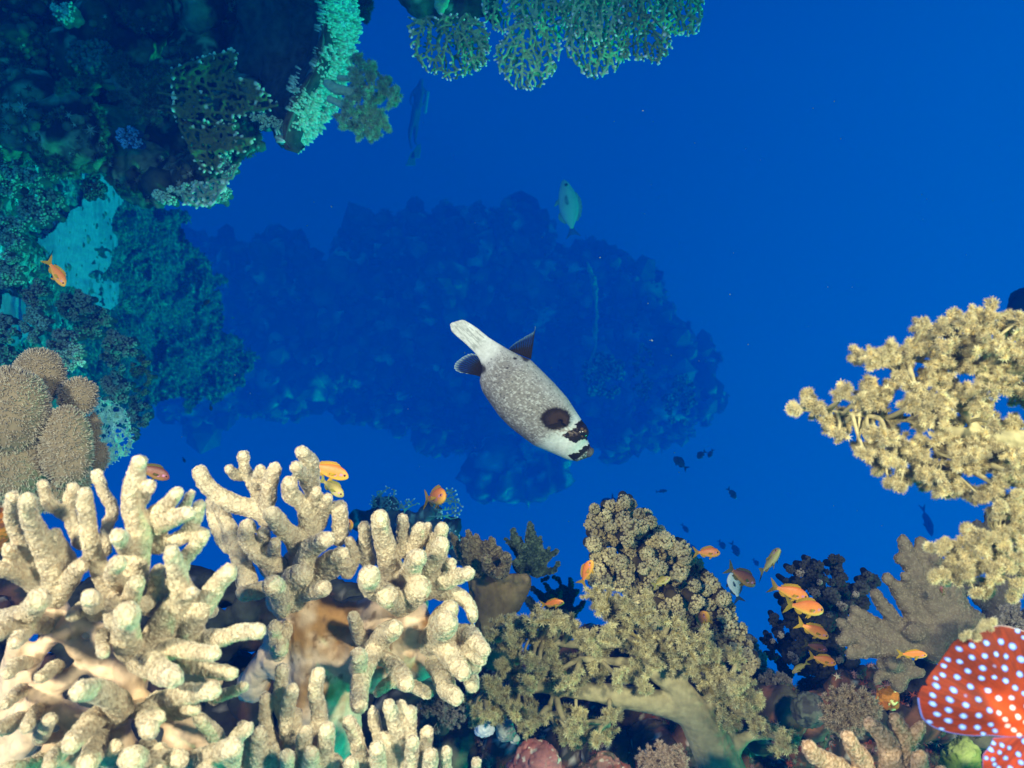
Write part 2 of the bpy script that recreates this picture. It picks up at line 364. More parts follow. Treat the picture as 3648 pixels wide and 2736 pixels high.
fb += parse('''@10 1305,660,45 1310,800,48 1330,900,60;@-15 1420,590,66 1430,720,74 1470,850,84 1500,980,90;@15 1570,600,40 1580,700,48 1590,820,60;@12 1700,670,50 1680,760,56 1660,860,60;@16 1755,660,38 1740,750,44;@5 1860,670,50 1830,760,56 1780,880,60;@-5 1860,780,60 1820,880,64 1760,1000,70 1700,1090,80;
@-32 1690,880,64 1640,970,74 1600,1070,80;@-38 1330,1000,84 1345,1070,84 1440,1130,80 1550,1180,80;@-10 2050,990,50 1950,1010,60 1850,1060,66 1700,1130,82;@5 1930,910,40 1880,980,50;@15 2080,1310,40 2060,1210,50 1980,1130,56 1850,1120,64;@10 1930,1230,66 1860,1300,80;
@-25 1890,1320,84 1850,1400,108 1780,1480,110;@-10 2160,1540,58 2050,1440,70 1900,1400,74;@-5 2130,1600,60 2000,1560,66 1880,1500,74;@-25 1530,1370,60 1450,1450,80 1380,1560,84;@-10 1220,1310,44 1260,1400,50 1300,1480,56;@-20 1480,1150,80 1560,1220,100;@-10 1700,1100,90 1600,1200,100''', CRB, 2.011, .62, .02, .035)
fb += parse('''@-45 1180,930,80 1200,760,86 1260,560,80 1370,380,80 1480,250,90;@-48 1165,490,74 1185,620,84 1210,740,80;@-30 1590,730,80 1510,620,76 1420,530,74 1330,480,70;@-20 2090,640,80 1980,520,100 1880,380,110 1870,200,110;@-15 2010,860,80 1920,720,90 1840,560,90;@0 2180,600,70 2090,460,80;@5 2170,760,60 2130,660,70;
@10 1770,820,50 1650,760,60 1500,700,70;@15 500,440,60 520,330,60 560,240,60;@10 1340,820,40 1420,740,50 1560,700,50;@10 2180,330,55 2060,300,60 1950,260,70''', CRC, 2.458, .62, .02, .035)
leather_fingers(rt, fb, .0013, .00135, .00140, CREAM_B, CREAM_T, CREAM_S)
stalk(rt, '''700,1180,110 850,1280,130 1000,1330,150 1200,1330,130 1350,1260,100 1500,1240,120 1650,1220,120;850,1100,100 950,1300,180 950,1500,220 1000,1750,260 1000,2100,280;700,1450,120 850,1550,160;1400,1300,130 1250,1500,170 1150,1700,200;
1650,1300,120 1600,1500,140 1400,1700,150;650,1600,130 900,1700,160;800,900,90 800,1100,110;1500,950,100 1560,1150,120;1750,1400,110 1800,1560,110 1700,1650,110;560,1650,80 500,1800,120;560,850,60 640,960,80''', CRB, 2.011, .665, .0018, PINK1, (.38, .20, .07), back=.012)

rt = thing('finger_leather_coral', P(1120, 2800, .52), 'low cream finger leather coral with upright fingers along the bottom edge', 'coral', 'cream finger leather corals')
fc = parse('''@0 510,605,54 500,800,66 520,1000,74;@-15 590,800,62 545,1000,66 540,1250,70;@-8 820,650,62 800,850,70 820,1050,74 780,1280,80;@10 360,860,54 360,1050,60 400,1250,70;@-15 700,1170,68 690,1350,74 700,1550,80;@-20 900,1140,70 890,1300,74 850,1500,84;
@-10 300,1170,70 300,1400,76 320,1600,90;@-25 760,1350,70 750,1500,80 750,1700,90;@-25 545,1370,62 550,1500,70 560,1700,80;@0 1100,1060,62 1150,1200,66 1200,1400,74 1250,1600,90;@-5 1440,930,60 1490,1080,70 1530,1250,76 1500,1500,90;@5 1550,920,40 1560,1040,50 1560,1200,60;
@5 1630,1000,58 1620,1150,66 1580,1350,74;@-15 1335,1300,70 1340,1480,78 1350,1650,80;@-10 1650,1240,60 1640,1400,66 1600,1600,80;@12 1780,1160,56 1760,1300,60 1720,1480,70;@-5 1810,1360,64 1800,1490,70 1780,1650,80;@-20 1110,1440,62 1120,1600,70;@5 975,1400,50 990,1560,60;@10 1300,970,48 1320,1080,54 1370,1250,60;
@10 160,1100,50 200,1250,60 220,1500,70;@-10 100,1300,66 60,1450,80 100,1700,80;@15 620,1000,56 620,1200,66;@0 430,1300,50 440,1500,60;@0 1950,1330,45 1930,1500,50;@10 2210,1420,40 2200,1520,45;@10 1400,1200,56 1450,1400,64 1450,1600,70''', CRC, 2.458, .53, .015, .02)
leather_fingers(rt, fc, .0012, .0012, .00124, CREAM_B, CREAM_T, CREAM_S)
stalk(rt, '400,1400,90 600,1500,120 900,1600,130 1200,1650,120 1600,1600,120;520,1000,60 560,1300,80;800,1100,60 800,1400,90;1200,1350,70 1250,1550,90;1520,1250,60 1540,1500,90', CRC, 2.458, .555, .0018, PINK1, PINK2, back=.01)

rt = thing('finger_leather_coral', P(3080, 2800, .50), 'small peach finger leather coral at the bottom edge beside the spotted red tail', 'coral', 'cream finger leather corals')
CR8 = crop(2700, 2136, 2.333)
fd = parse('''@-10 420,1220,62 470,1300,72 600,1350,80 700,1420,90 760,1550,100;@-5 740,1140,58 800,1240,68 880,1330,80 900,1480,100;@0 930,1030,58 1010,1100,70 1080,1200,84 1120,1350,100 1100,1500,110;@8 1130,985,52 1190,1080,66 1200,1200,80 1180,1350,90;@8 1350,1060,48 1290,1130,60 1220,1200,70;@-5 1340,1300,66 1360,1450,84 1380,1600,90;@0 1520,1420,60 1500,1560,70;@0 560,1440,60 600,1600,70''', CR8, 2.333, .50, .01, .02)
leather_fingers(rt, fd, .0012, .00125, .0011, (.55, .33, .17), (.95, .74, .52), (.55, .36, .2))
stalk(rt, '760,1500,100 1000,1550,110 1300,1600,110', CR8, 2.333, .52, .002, PINK1, PINK2)

# greyer colonies further back
CRG = crop(1500, 1750, 3.16)
rt = thing('finger_leather_coral', P(1780, 2250, .98), 'grey brown finger leather coral with a thick smooth stem, behind the cream corals', 'coral', 'dull finger leather corals')
fg = parse('''@10 520,460,38 550,560,44 600,680,56 640,800,72;@-10 485,550,44 500,680,60 570,780,66 650,880,80;@10 340,500,40 430,650,58 520,800,72 600,900,90;@15 620,500,32 670,600,38 690,720,46 700,820,60;@0 790,550,42 800,660,50 820,780,54;@-30 730,745,50 760,850,66 850,920,84;@-30 950,725,58 960,820,62 900,920,84;@15 875,650,38 880,740,50;@10 720,580,34 740,660,44 760,760,50;@-20 880,930,70 930,920,60''', CRG, 3.16, .95, .02, .03)
leather_fingers(rt, fg, .0026, .0027, .0023, (.22, .17, .09), (.46, .39, .25), (.22, .17, .10))
stalk(rt, '620,830,90 700,1000,150 780,1200,200 820,1450,220 850,1800,240;900,950,90 860,1010,60;1180,980,70 1160,1020,100 1080,1100,140 980,1250,150;450,760,60 560,900,90;560,1000,60 650,1250,110;1050,970,70 1000,1050,60', CRG, 3.16, 1.0, .003, (.24, .17, .08), (.16, .11, .05), back=.02)
rt = thing('finger_leather_coral', P(1890, 2080, 1.03), 'teal green finger leather coral with long pointed fingers spreading in a fan', 'coral', 'dull finger leather corals')
fg = parse('''1040,430,38 1050,530,44 1090,650,52 1150,800,60;945,530,26 1010,590,36 1080,680,44;1222,365,36 1240,480,58 1230,600,62 1220,750,70 1200,850,80;1340,530,38 1330,640,48 1300,780,56 1250,880,70;1440,650,30 1400,720,36 1340,800,44;1530,670,30 1440,740,36 1350,830,42 1280,900,60;1550,805,32 1500,870,38 1400,900,42 1270,920,60;@-40 1150,620,50 1160,750,60 1180,850,70;1270,850,50 1150,820,60;1060,800,50 1150,900,70;1120,540,36 1150,640,44 1180,720,50''', CRG, 3.16, 1.03, .03, .02)
leather_fingers(rt, fg, .0032, .0033, .0028, (.07, .11, .07), (.16, .23, .16), (.06, .10, .07))
rt = thing('finger_leather_coral', P(1990, 2200, 1.3), 'dark teal finger leather coral behind a head-on orange fish', 'coral', 'dull finger leather corals')
fg = parse('''1680,985,32 1690,1080,36 1690,1200,42 1620,1320,60;1765,1120,28 1710,1190,34 1680,1260,40;1840,1240,32 1780,1320,38 1700,1380,50;1480,960,28 1550,1000,28 1580,1080,30 1600,1200,40;1240,1070,34 1330,1150,40 1400,1230,48 1480,1350,60;1200,1225,50 1260,1300,54 1350,1400,60;1400,1040,28 1450,1130,34 1490,1250,40;1350,1010,26 1430,970,26;1540,1110,40 1560,1200,50;1420,1180,40 1480,1290,50;1620,1100,30 1620,1200,40;1580,1400,90 1600,1600,110;1700,1400,60 1640,1500,80''', CRG, 3.16, 1.3, .03, .02)
leather_fingers(rt, fg, .0036, .0038, .0031, (.05, .09, .07), (.12, .19, .15), (.05, .09, .07))

CR6 = crop(2500, 1800, 1.927)
rt = thing('antler_leather_coral', P(3380, 2230, .86), 'flat grey brown leather coral with short blunt antlers, left of the spotted red tail', 'coral')
fg = parse('''1380,240,34 1430,370,50 1520,520,70 1610,700,96 1640,900,140;1500,262,40 1560,400,60 1650,560,80 1700,760,110;1352,370,28 1420,420,36 1480,470,44;1270,500,34 1360,600,44 1450,720,60 1530,860,90;1390,480,25 1440,560,34 1490,640,44;1190,600,34 1250,700,42 1330,820,52 1450,950,80;
1050,710,30 1150,770,36 1230,850,46 1380,930,66;1030,780,30 1120,880,40 1230,920,50;960,800,34 1010,860,38 1070,880,34;950,930,34 1040,905,36 1130,905,40 1270,940,56;1020,1020,36 1150,1000,46 1350,970,70 1560,930,100;1120,960,40 1250,990,60 1400,980,80;1600,360,30 1680,460,44 1720,600,60;1590,1000,90 1700,800,110 1850,800,90;1700,980,80 1760,850,90;
1450,860,60 1560,880,90''', CR6, 1.6, .84, .012, .01)
leather_fingers(rt, fg, .0022, .0021, .0013, (.25, .19, .12), (.42, .36, .26), (.28, .22, .15))
rt = thing('antler_leather_coral', P(3210, 2420, .84), 'small blunt star shaped grey leather coral below the flat antler coral', 'coral')
fg = parse('1240,1090,36 1290,1130,50 1380,1150,66;1500,1150,34 1420,1140,50 1360,1140,60;1360,1240,46 1380,1170,60;1190,1210,24 1240,1170,30 1300,1150,40;1300,1080,44 1400,1110,56', CR6, 1.65, .83, .008, .01)
leather_fingers(rt, fg, .0022, .0021, .0013, (.25, .19, .12), (.42, .36, .26), (.28, .22, .15))
rt = thing('antler_leather_coral', P(3420, 2060, 1.0), 'grey mauve leather coral half hidden behind the drooping yellow soft coral', 'coral')
fg = parse('1880,120,36 1950,190,44 2030,280,60 2100,420,90;1970,70,34 2020,150,44 2080,280,60;1900,560,60 2000,620,80 2080,700,100;1800,560,60 1700,620,80;2050,560,90 2000,760,80;1880,650,40 1960,680,60;2100,200,60 2150,500,120', CR6, 1.927, 1.0, .012, .01)
leather_fingers(rt, fg, .003, .0028, .0018, (.17, .14, .11), (.30, .26, .21), (.20, .16, .12))

# round fuzzy leather coral at the left edge
def lobes(root, name, els, cf, sc, d, voxel, base, tip, skin, hs, sp):
    for k, (x, y, rx, ry, dz) in enumerate(els):
        px, py = cf(x, y); dd = d + dz; c = P(px, py, dd); V, F = ICO[3]
        r = np.array([rx / sc / FPX * dd, min(rx, ry) * .6 / sc / FPX * dd, ry / sc / FPX * dd])
        mb = MB(); mb.add(V * r + c, F, skin); V, N, F = remesh(mb, voxel, 3)
        V = V + N * ((fbm(V * 22 + k, 3, 11) - .5) * r[0] * .35)[:, None]
        o = MB(); o.add(V, F, skin); p, n = scatter(V, F, sp)
        a = fbm(p * 330, 2, 21); q = a < .66; p, n = p[q], n[q] + R.normal(size=n[q].shape) * .35
        inst(o, *HAIR, p, n, hs * R.uniform(.6, 1.3, len(p)), twotone(HAIR[0], base, tip, .14)); o.build(name, M_polyp, root)
CR3 = crop(0, 1100, 2.212)
rt = thing('round_leather_coral', P(150, 1750, .8), 'rounded fuzzy grey beige leather coral with overlapping lobes at the left edge', 'coral')
lobes(rt, 'lobe', [(300, 530, 190, 205, .04), (620, 690, 150, 150, .03), (40, 820, 315, 345, -.03), (520, 1080, 200, 330, -.02), (780, 1160, 70, 130, .05), (735, 940, 60, 130, .05), (250, 1350, 420, 260, .01), (40, 1200, 330, 300, -.02)],
      CR3, 2.212, .74, .0028, (.34, .27, .18), (.68, .61, .50), (.34, .27, .18), .0032, .00145)
# ---------------------------------------------------------------- soft tree corals
def soft_tree(root, limbs, clusters, cf, sc, d, jit, base, tip, stem, fl, twigs=6, per=9, back=.0, stemname='trunk', polname='polyp_cluster', seg=14, dens=1.0, drop=None):
    fl = fl * 1.12; clusters = clusters + [(x + R.normal() * r * .5, y + R.normal() * r * .45, r * R.uniform(.65, .95)) for x, y, r in clusters]
    lp = parse(limbs, cf, sc, d, 0.0, back)
    mb = MB()
    for p in lp: add_tube(mb, p, stem, 14)
    V, N, F = remesh(mb, fl * .5, 9, .5)
    gr = vnoise(V * np.array([60, 60, 260]), 3) * .5 + vnoise(V * 500, 4) * .5
    o = MB(); o.add(V + N * ((gr - .5) * fl * .5)[:, None], F, mix(np.array(stem) * .66, np.array(stem) * 1.15, np.clip(.2 + .6 * vnoise(V * np.array([34, 34, 420]) + V[:, :1] * 90, 2) + .5 * (fbm(V * 70, 3, 2) - .3), 0, 1)))
    allp = np.vstack(lp)
    tw = MB(); pos = []; nrm = []; siz = []; lum = []
    for (x, y, r) in clusters:
        px, py = cf(x, y); dz = R.uniform(-jit, jit * .7); c = P(px, py, d + dz); rr = r / sc / FPX * d * 1.15
        q = allp[np.argmin(np.linalg.norm((allp[:, :3] - c) * [1, .6, 1], axis=1))]
        ax = c - q[:3]; L = np.linalg.norm(ax); ax = ax / (L + 1e-9)
        if L > rr * .5:
            md = (q[:3] + c) / 2 + R.normal(size=3) * L * .06
            add_tube(o, resample(np.array([[*q[:3], min(q[3], rr * .26)], [*md, rr * .26], [*c, rr * .16]]), rr * .3), stem, 8)
        br = R.uniform(.82, 1.12)
        for k in range(int(twigs * dens + R.random())):
            v = R.normal(size=3); v /= np.linalg.norm(v); v = v + ax * .45; v /= np.linalg.norm(v)
            if v[1] > .45: v[1] *= -.6; v /= np.linalg.norm(v)
            l = rr * R.uniform(.6, 1.5); b = c + R.normal(size=3) * rr * .12
            tv, tf, t3 = tube(np.array([[*b, rr * .13], [*(b + v * l * .6), rr * .09], [*(b + v * l), rr * .05]]), 5, False, False)
            bb = tw.n; tw.add(tv, tf, np.array(base) * br)
            for j in range(per):
                t = (.30 + .75 * j / (per - 1)) if per > 1 else 1; w = R.normal(size=3); w -= v * np.dot(w, v) * .6; w /= np.linalg.norm(w)
                pos.append(b + v * l * t + w * rr * (.17 - .07 * t)); nrm.append(w + v * (.3 + 1.2 * (t > .9))); siz.append(fl * R.uniform(.55, 1.4)); lum.append(br)
    pos = np.array(pos); nrm = np.array(nrm); siz = np.array(siz); lum = np.array(lum)
    ff = twotone(SPIKY[0], base, tip, .2)
    inst(tw, *SPIKY, pos, nrm, siz, lambda N: ff(N) * lum[:, None, None])
    o.build(stemname, M_stalk, root); tw.build(polname, M_polyp, root, smooth=False)
def cl(s): return [tuple(float(v) for v in t.split(',')) for t in s.split()]

CRS = crop(1600, 2036, 1.7696)
rt = thing('tree_soft_coral', P(2600, 2750, .80), 'big olive yellow tree soft coral whose smooth forked trunk leans left across the bottom centre', 'coral')
soft_tree(rt, '''1740,1300,150 1715,1230,142 1610,1000,128 1500,830,100 1420,710,78 1250,615,50 1100,572,32 960,560,24 830,550,20;1600,940,80 1350,835,78 1100,790,72 900,758,58 700,752,34 600,742,26 430,745,22 250,730,12;
1370,680,50 1250,530,50 1150,455,46 1050,440,42 950,458,34 750,455,26 600,430,20 470,400,14;1740,1180,70 1830,1070,50 1900,1035,34 2060,1040,18;710,765,28 650,810,24 630,890,20;1100,820,30 1060,880,28 1000,950,14;1420,720,50 1500,600,40 1530,480,26;1600,880,60 1700,760,40 1760,680,26;1050,440,30 1040,340,34 1020,240,30;
640,745,20 560,690,16 500,680,12;1300,560,34 1320,480,30;1720,1100,60 1780,1000,30 1800,900,20''',
  cl('''350,320,50 450,310,58 560,290,60 650,300,66 760,330,60 830,400,50 280,400,45 400,400,48 500,370,56 620,370,66 420,480,56 560,480,58 650,540,56 780,600,66 850,520,56 900,450,60 960,520,55 930,160,50 1000,200,75 1100,200,75 1050,300,85 1180,290,80 1130,380,75 1000,390,55 1300,430,95 1400,380,80 1380,500,85 1300,540,75 1170,580,52 1480,480,80 1560,420,60 1450,600,55 1600,600,80 1700,620,80 1650,720,85 1760,700,70 1740,800,80 1690,860,60 1800,880,70 1880,860,60 1780,960,40 1930,930,50 2100,1100,60 2010,990,36 2150,1040,50
650,640,75 760,680,58 600,620,55 400,650,55 480,700,45 300,760,56 220,700,38 150,830,56 280,860,66 380,860,58 500,850,66 560,930,66 470,950,48 250,900,50 180,900,40 700,920,58 780,880,48 750,980,66 850,960,76 950,950,66 1010,900,46 820,1040,56 720,1030,40 900,1020,50 960,620,50 1060,665,44 1180,690,44 1250,715,34 700,330,50 540,340,50 330,450,40 880,600,50 520,560,40 330,600,40 1240,200,40 1220,460,60 1540,560,60 1820,760,60 1860,700,40 1900,800,50 1620,500,50 1670,540,40'''),
  CRS, 1.7696, .80, .045, (.34, .27, .10), (.98, .90, .55), (.33, .28, .15), .0026, twigs=8, per=13, back=.0)

CR7 = crop(2700, 1050, 1.659)
rt = thing('tree_soft_coral', P(3700, 1570, .55), 'large yellow tree soft coral reaching in from the right edge against open blue water', 'coral')
soft_tree(rt, '''1800,890,70 1573,850,56 1400,838,48 1250,825,38 1100,795,30 950,745,24 800,730,18 600,710,14 400,680,12;1700,470,40 1500,440,34 1350,430,30 1100,420,22 900,380,14 700,360,8;1300,830,34 1150,850,28 1000,890,22 850,880,10;1500,860,40 1350,950,30 1200,1030,20 1050,1060,12;
1600,600,30 1450,520,26 1300,480,20;1300,800,30 1200,680,22 1120,560,14;1500,430,24 1300,300,18 1100,220,12;1573,880,40 1480,1050,26 1420,1200,16 1400,1280,10;1650,1000,40 1560,1150,30 1540,1300,22''',
  cl('''230,680,32 310,620,38 350,690,48 420,740,56 480,780,48 540,720,52 500,590,42 600,620,58 640,560,42 700,580,56 770,550,46 700,650,46 640,780,46 760,770,56 600,345,38 680,375,46 760,355,52 800,430,56 850,350,38 900,330,46 950,325,44 880,420,56 830,480,40 960,190,38 1010,235,46 1000,275,44 1080,180,46 1150,190,56 1170,150,36 1260,125,40 1260,200,66 1130,270,56 1350,170,64 1420,160,56 1480,210,56 1550,165,38 1230,300,76 1350,280,76 1460,310,76 1550,300,60 1080,400,66 1180,400,66 1000,480,56 1060,500,56 1280,440,76 1400,420,76 1520,420,76 930,550,56 1000,590,46 1110,560,56 1200,590,46 1300,560,60 1420,540,66 1540,540,66 1560,620,50 900,650,50 1000,680,50 1100,650,50 1200,680,50 1320,660,50
590,890,30 630,930,38 700,880,46 760,850,46 740,950,56 820,900,56 720,1010,38 800,980,46 800,1090,32 860,1050,46 860,1110,32 920,970,56 960,1050,46 1020,1110,46 1070,1150,32 1000,1000,56 1080,1060,56 1130,1000,56 950,900,46 1080,930,46 1170,920,50 1280,910,50 1400,930,50 1500,920,50 1200,1010,56 1250,980,50 1140,1120,42 1200,1140,42 1350,1000,56 1430,1020,56 1500,1050,56 1550,980,56 1400,1130,46 1300,1190,36 1340,1165,36 1430,1180,28 1550,1130,46 1550,1230,38 1480,1220,28 1400,1270,42 1440,1300,32 1560,1310,46 1640,300,70 1650,450,70 1650,600,60 1080,730,46 1180,745,46 1290,735,50 1400,755,50 1500,770,50 960,780,36 1100,865,46 1230,885,46 1350,885,50 1640,980,60 1640,1120,50'''),
  CR7, 1.659, .55, .03, (.62, .48, .20), (1.0, .93, .62), (.50, .43, .22), .0020, twigs=8, per=13)
CRL = crop(3300, 1700, 2.765)
rt = thing('tree_soft_coral', P(3700, 1960, .52), 'yellow soft coral bush drooping from the right edge just above the spotted red tail', 'coral')
soft_tree(rt, '''1150,720,50 962,720,44 850,740,34 700,745,22 500,765,12 350,790,8;962,720,30 850,600,24 700,570,14;900,740,30 800,900,22 660,980,12;1050,720,40 960,900,30 880,1080,14''',
  cl('''60,700,30 150,700,38 200,650,34 290,680,46 400,530,36 460,570,46 380,640,46 500,640,56 600,590,56 700,500,50 680,600,46 820,500,56 900,560,56 300,780,56 420,760,56 540,720,56 650,700,56 770,660,46 240,820,38 210,870,38 200,930,38 190,1000,34 140,950,38 70,990,34 300,880,46 310,980,38 400,880,46 400,970,42 480,880,38 560,850,46 660,900,46 650,980,50 600,1040,46 530,1090,38 480,1120,28 580,1130,28 700,830,56 850,880,46 930,920,46 900,1060,46 870,1120,38 830,1180,34 900,760,56 930,400,46 870,350,46 720,320,42 690,370,34 740,270,32 860,260,38 900,180,38 1000,300,60 1000,500,60 1000,650,60'''),
  CRL, 2.765, .52, .025, (.62, .48, .20), (1.0, .93, .62), (.50, .43, .22), .0019, twigs=8, per=12)
CRT = crop(700, 0, 2.95)
rt = thing('tree_soft_coral', P(1190, 335, 2.05), 'teal green tree soft coral growing off the bright table coral rim', 'coral', 'teal soft corals')
soft_tree(rt, '''1380,880,50 1480,940,56 1580,960,50 1700,1030,40;1500,820,34 1600,830,30 1720,860,30;1600,960,50 1800,920,26 1950,920,18;1400,1040,40 1520,1100,40 1650,1200,34 1780,1300,30;1560,1150,40 1600,1300,20''',
  cl('''1700,680,56 1780,740,66 1850,700,36 1650,780,56 1700,850,46 1850,820,28 1960,900,46 2000,850,28 1940,1020,46 2050,980,46 2100,970,36 2060,1070,46 1720,960,56 1800,1000,56 1650,1020,56 1850,1060,46 1800,1120,56 1600,1100,50 1560,1180,56 1550,1280,56 1650,1200,66 1720,1280,76 1800,1220,76 1900,1170,56 1880,1280,76 1950,1260,46 1980,1330,36 1780,1370,66 1880,1380,56 1820,1430,28 1720,1420,38 1680,640,36 1620,1320,40 1560,1330,30'''),
  CRT, 2.95, 2.08, .05, (.26, .56, .34), (.70, 1.0, .75), (.36, .62, .42), .0062, twigs=7, per=8)
rt = thing('tree_soft_coral', P(1265, -20, 2.5), 'small dark teal soft coral at the top edge beside the table coral', 'coral', 'teal soft corals')
soft_tree(rt, '1600,-80,60 1680,0,40 1750,100,20', cl('1640,30,60 1700,60,66 1760,30,60 1740,120,56 1690,120,40 1765,190,26 1780,150,30 1800,60,40'), CRT, 2.95, 2.5, .05, (.05, .10, .08), (.12, .24, .20), (.1, .18, .15), .008, twigs=7, per=8)

# ---------------------------------------------------------------- knobbly stony corals
def knobs(root, name, pts, cf, sc, d, jit, core, bump, tone, bs=.22, nb=46, mat=None, corename='branch', speck=.0):
    mb = MB(); o = MB(); pos = []; nr = []; sz = []; lum = []
    for (x, y, r) in pts:
        px, py = cf(x, y); c = P(px, py, d + R.uniform(-jit, jit)); rr = r / sc / FPX * d
        ba = c + np.array([R.normal() * rr * .4, rr * 2.4, R.normal() * rr * .4])
        add_tube(mb, resample(np.array([[*ba, rr * .7], [*c, rr * .78]]), rr * .5), core, 9)
        n = int(nb * R.uniform(.8, 1.2)); v = R.normal(size=(n, 3)); v /= np.linalg.norm(v, axis=1)[:, None]; v[:, 1] = np.where(v[:, 1] > .5, -v[:, 1], v[:, 1])
        b = R.uniform(.72, 1.25)
        pos.append(c + v * rr * .80); nr.append(v); sz.append(rr * bs * R.uniform(.7, 1.25, n)); lum.append(np.full(n, b))
    V, N, F = remesh(mb, np.median([p[2] for p in pts]) / sc / FPX * d * .16, 3)
    o.add(V, F, mix(core, np.array(core) * .5, fbm(V * 70, 3, 3)))
    pos = np.vstack(pos); nr = np.vstack(nr); sz = np.concatenate(sz); lum = np.concatenate(lum)
    T, TF = ICO[1]; T = T * [1, 1, 1.35]; f = twotone(T, bump, tone, .12); inst(o, T, TF, pos, nr, sz, lambda N: f(N) * lum[:, None, None])
    return o.build(name, mat or M_hard, root)
def fillpoly(poly, n, rlo, rhi, mind=.8):
    xs = [p[0] for p in poly]; ys = [p[1] for p in poly]; out = []
    for _ in range(n * 30):
        if len(out) >= n: break
        x = R.uniform(min(xs), max(xs)); y = R.uniform(min(ys), max(ys))
        if not inpoly(x, y, poly): continue
        r = R.uniform(rlo, rhi)
        if all((x - a) ** 2 + (y - b) ** 2 > (mind * (r + c) / 1.6) ** 2 for a, b, c in out): out.append((x, y, r))
    return out
ID = lambda x, y: (x, y)
rt = thing('cauliflower_coral', P(2330, 2380, 1.12), 'tall knobbly tan cauliflower coral rising against blue water right of centre', 'coral')
edge = [(2118, 1812, 20), (2112, 1845, 24), (2100, 1870, 22), (2145, 1835, 24), (2222, 1785, 26), (2245, 1800, 26), (2222, 1825, 26), (2170, 1810, 22), (2180, 1850, 30), (2300, 1838, 28), (2318, 1860, 24), (2350, 1895, 26), (2375, 1920, 22), (2345, 1925, 30), (2430, 1960, 30), (2460, 1990, 26), (2485, 2010, 24), (2525, 2060, 24), (2535, 2095, 24), (2580, 2130, 26), (2600, 2165, 22), (2575, 2180, 26), (2130, 1960, 22), (2115, 2030, 18), (2125, 1990, 24), (2108, 2055, 20), (2120, 2075, 22), (2640, 2240, 24), (2660, 2300, 24), (2690, 2350, 22)]
body = fillpoly([(2130, 1830), (2220, 1790), (2290, 1840), (2350, 1910), (2440, 1960), (2520, 2060), (2590, 2150), (2640, 2240), (2690, 2370), (2650, 2420), (2480, 2340), (2400, 2230), (2330, 2230), (2250, 2120), (2140, 2070), (2110, 1960)], 170, 20, 34, .74)
knobs(rt, 'branch', edge + body, ID, 1, 1.06, .05, (.12, .09, .04), (.30, .22, .08), (.70, .56, .30), bs=.19, nb=90)
rt = thing('cauliflower_coral', P(2700, 2440, 1.25), 'dull olive knobbly coral low behind the soft coral, right slope of the tan one', 'coral')
knobs(rt, 'branch', fillpoly([(2560, 2230), (2680, 2300), (2760, 2440), (2800, 2560), (2700, 2600), (2560, 2480), (2500, 2350)], 70, 20, 34, .74), ID, 1, 1.15, .04, (.10, .08, .05), (.22, .18, .11), (.42, .38, .27), bs=.22, nb=50)

CRD = crop(2600, 1900, 2.765)
rt = thing('pillar_coral', P(2950, 2480, 1.25), 'dark almost black knobbly pillar coral behind the orange fish', 'coral')
knobs(rt, 'branch', cl('''770,275,50 865,320,54 600,350,44 680,370,56 740,320,52 820,400,74 900,450,60 1010,250,46 1080,255,46 1045,300,56 1050,370,66 1080,450,74 1120,550,74 1100,640,70 1320,440,50 1360,420,46 1410,460,60 1455,490,34 1300,540,70 1380,540,60 560,480,44 640,470,50 700,500,74 850,550,74 550,620,54 560,700,54 700,650,74 440,830,44 425,880,38 480,900,50 600,850,84 480,980,54 370,1010,42 350,1060,36 420,1100,54 560,1050,74 700,1000,90 900,700,90 1000,620,80 1200,600,76 1150,720,80 1300,680,80 950,850,100 800,1100,100 600,1200,90 500,1280,56 750,1300,110 1000,1150,120 1100,950,100 950,1400,110 1200,1350,120 640,760,80 800,780,90 800,940,90 1060,800,90 950,1020,90 420,1200,50 660,1150,80 560,1380,70 1000,480,40 960,380,30'''),
      CRD, 2.765, 1.22, .05, (.008, .010, .010), (.012, .015, .014), (.055, .055, .048), bs=.26, nb=56)
for q_ in cl('690,385,44 880,480,30 850,590,44 800,560,34 1110,720,46 1070,690,34 500,1000,34 640,1240,44 600,1200,36 1080,1240,40 560,700,24 1240,600,34 420,1060,26 720,640,30 980,800,34'): knobs(rt, 'pale_knob', [q_], CRD, 2.765, 1.17, .01, (.05, .045, .04), (.13, .10, .08), (.36, .29, .23), bs=.24, nb=50)
# fluffy pulse corals
def tuft(name, x, y, r, d, base, tip, label, n=150, lw=.055, flat=.8):
    c = P(x, y, d); rr = r / FPX * d; rt = thing(name, c + [0, rr * .6, -rr * .7], label, 'coral'); o = MB()
    add_tube(o, np.array([[*(c + [0, rr * .6, -rr * .8]), rr * .4], [*(c + [0, rr * .2, -rr * .1]), rr * .5]]), np.array(base) * .7, 10)
    V = []; N_ = []
    for k in range(n):
        v = R.normal(size=3); v /= np.linalg.norm(v); v[1] = -abs(v[1]) * .8; v[2] = v[2] * flat + .15
        l = rr * R.uniform(.75, 1.1); b = c + v * rr * .3 + [0, rr * .2, 0]; e = c + v * l; md = (b + e) / 2 + R.normal(size=3) * rr * .08
        add_tube(o, np.array([[*b, rr * lw], [*md, rr * lw * .8], [*e, rr * lw * .55]]), mix(base, tip, R.random(1))[0], 5)
        for q in range(7):
            V.append(e + R.normal(size=3) * rr * .05); N_.append(v + R.normal(size=3) * .8)
    inst(o, *POLYP, np.array(V), np.array(N_), rr * .10 * R.uniform(.7, 1.3, len(V)), twotone(POLYP[0], base, tip, .12))
    o.build('stalk_and_polyps', M_polyp, rt); return rt
tuft('pulse_coral', 3020, 2540, 100, .70, (.20, .15, .10), (.44, .36, .26), 'feathery grey brown pulse coral ball beside the dark dome', 190)
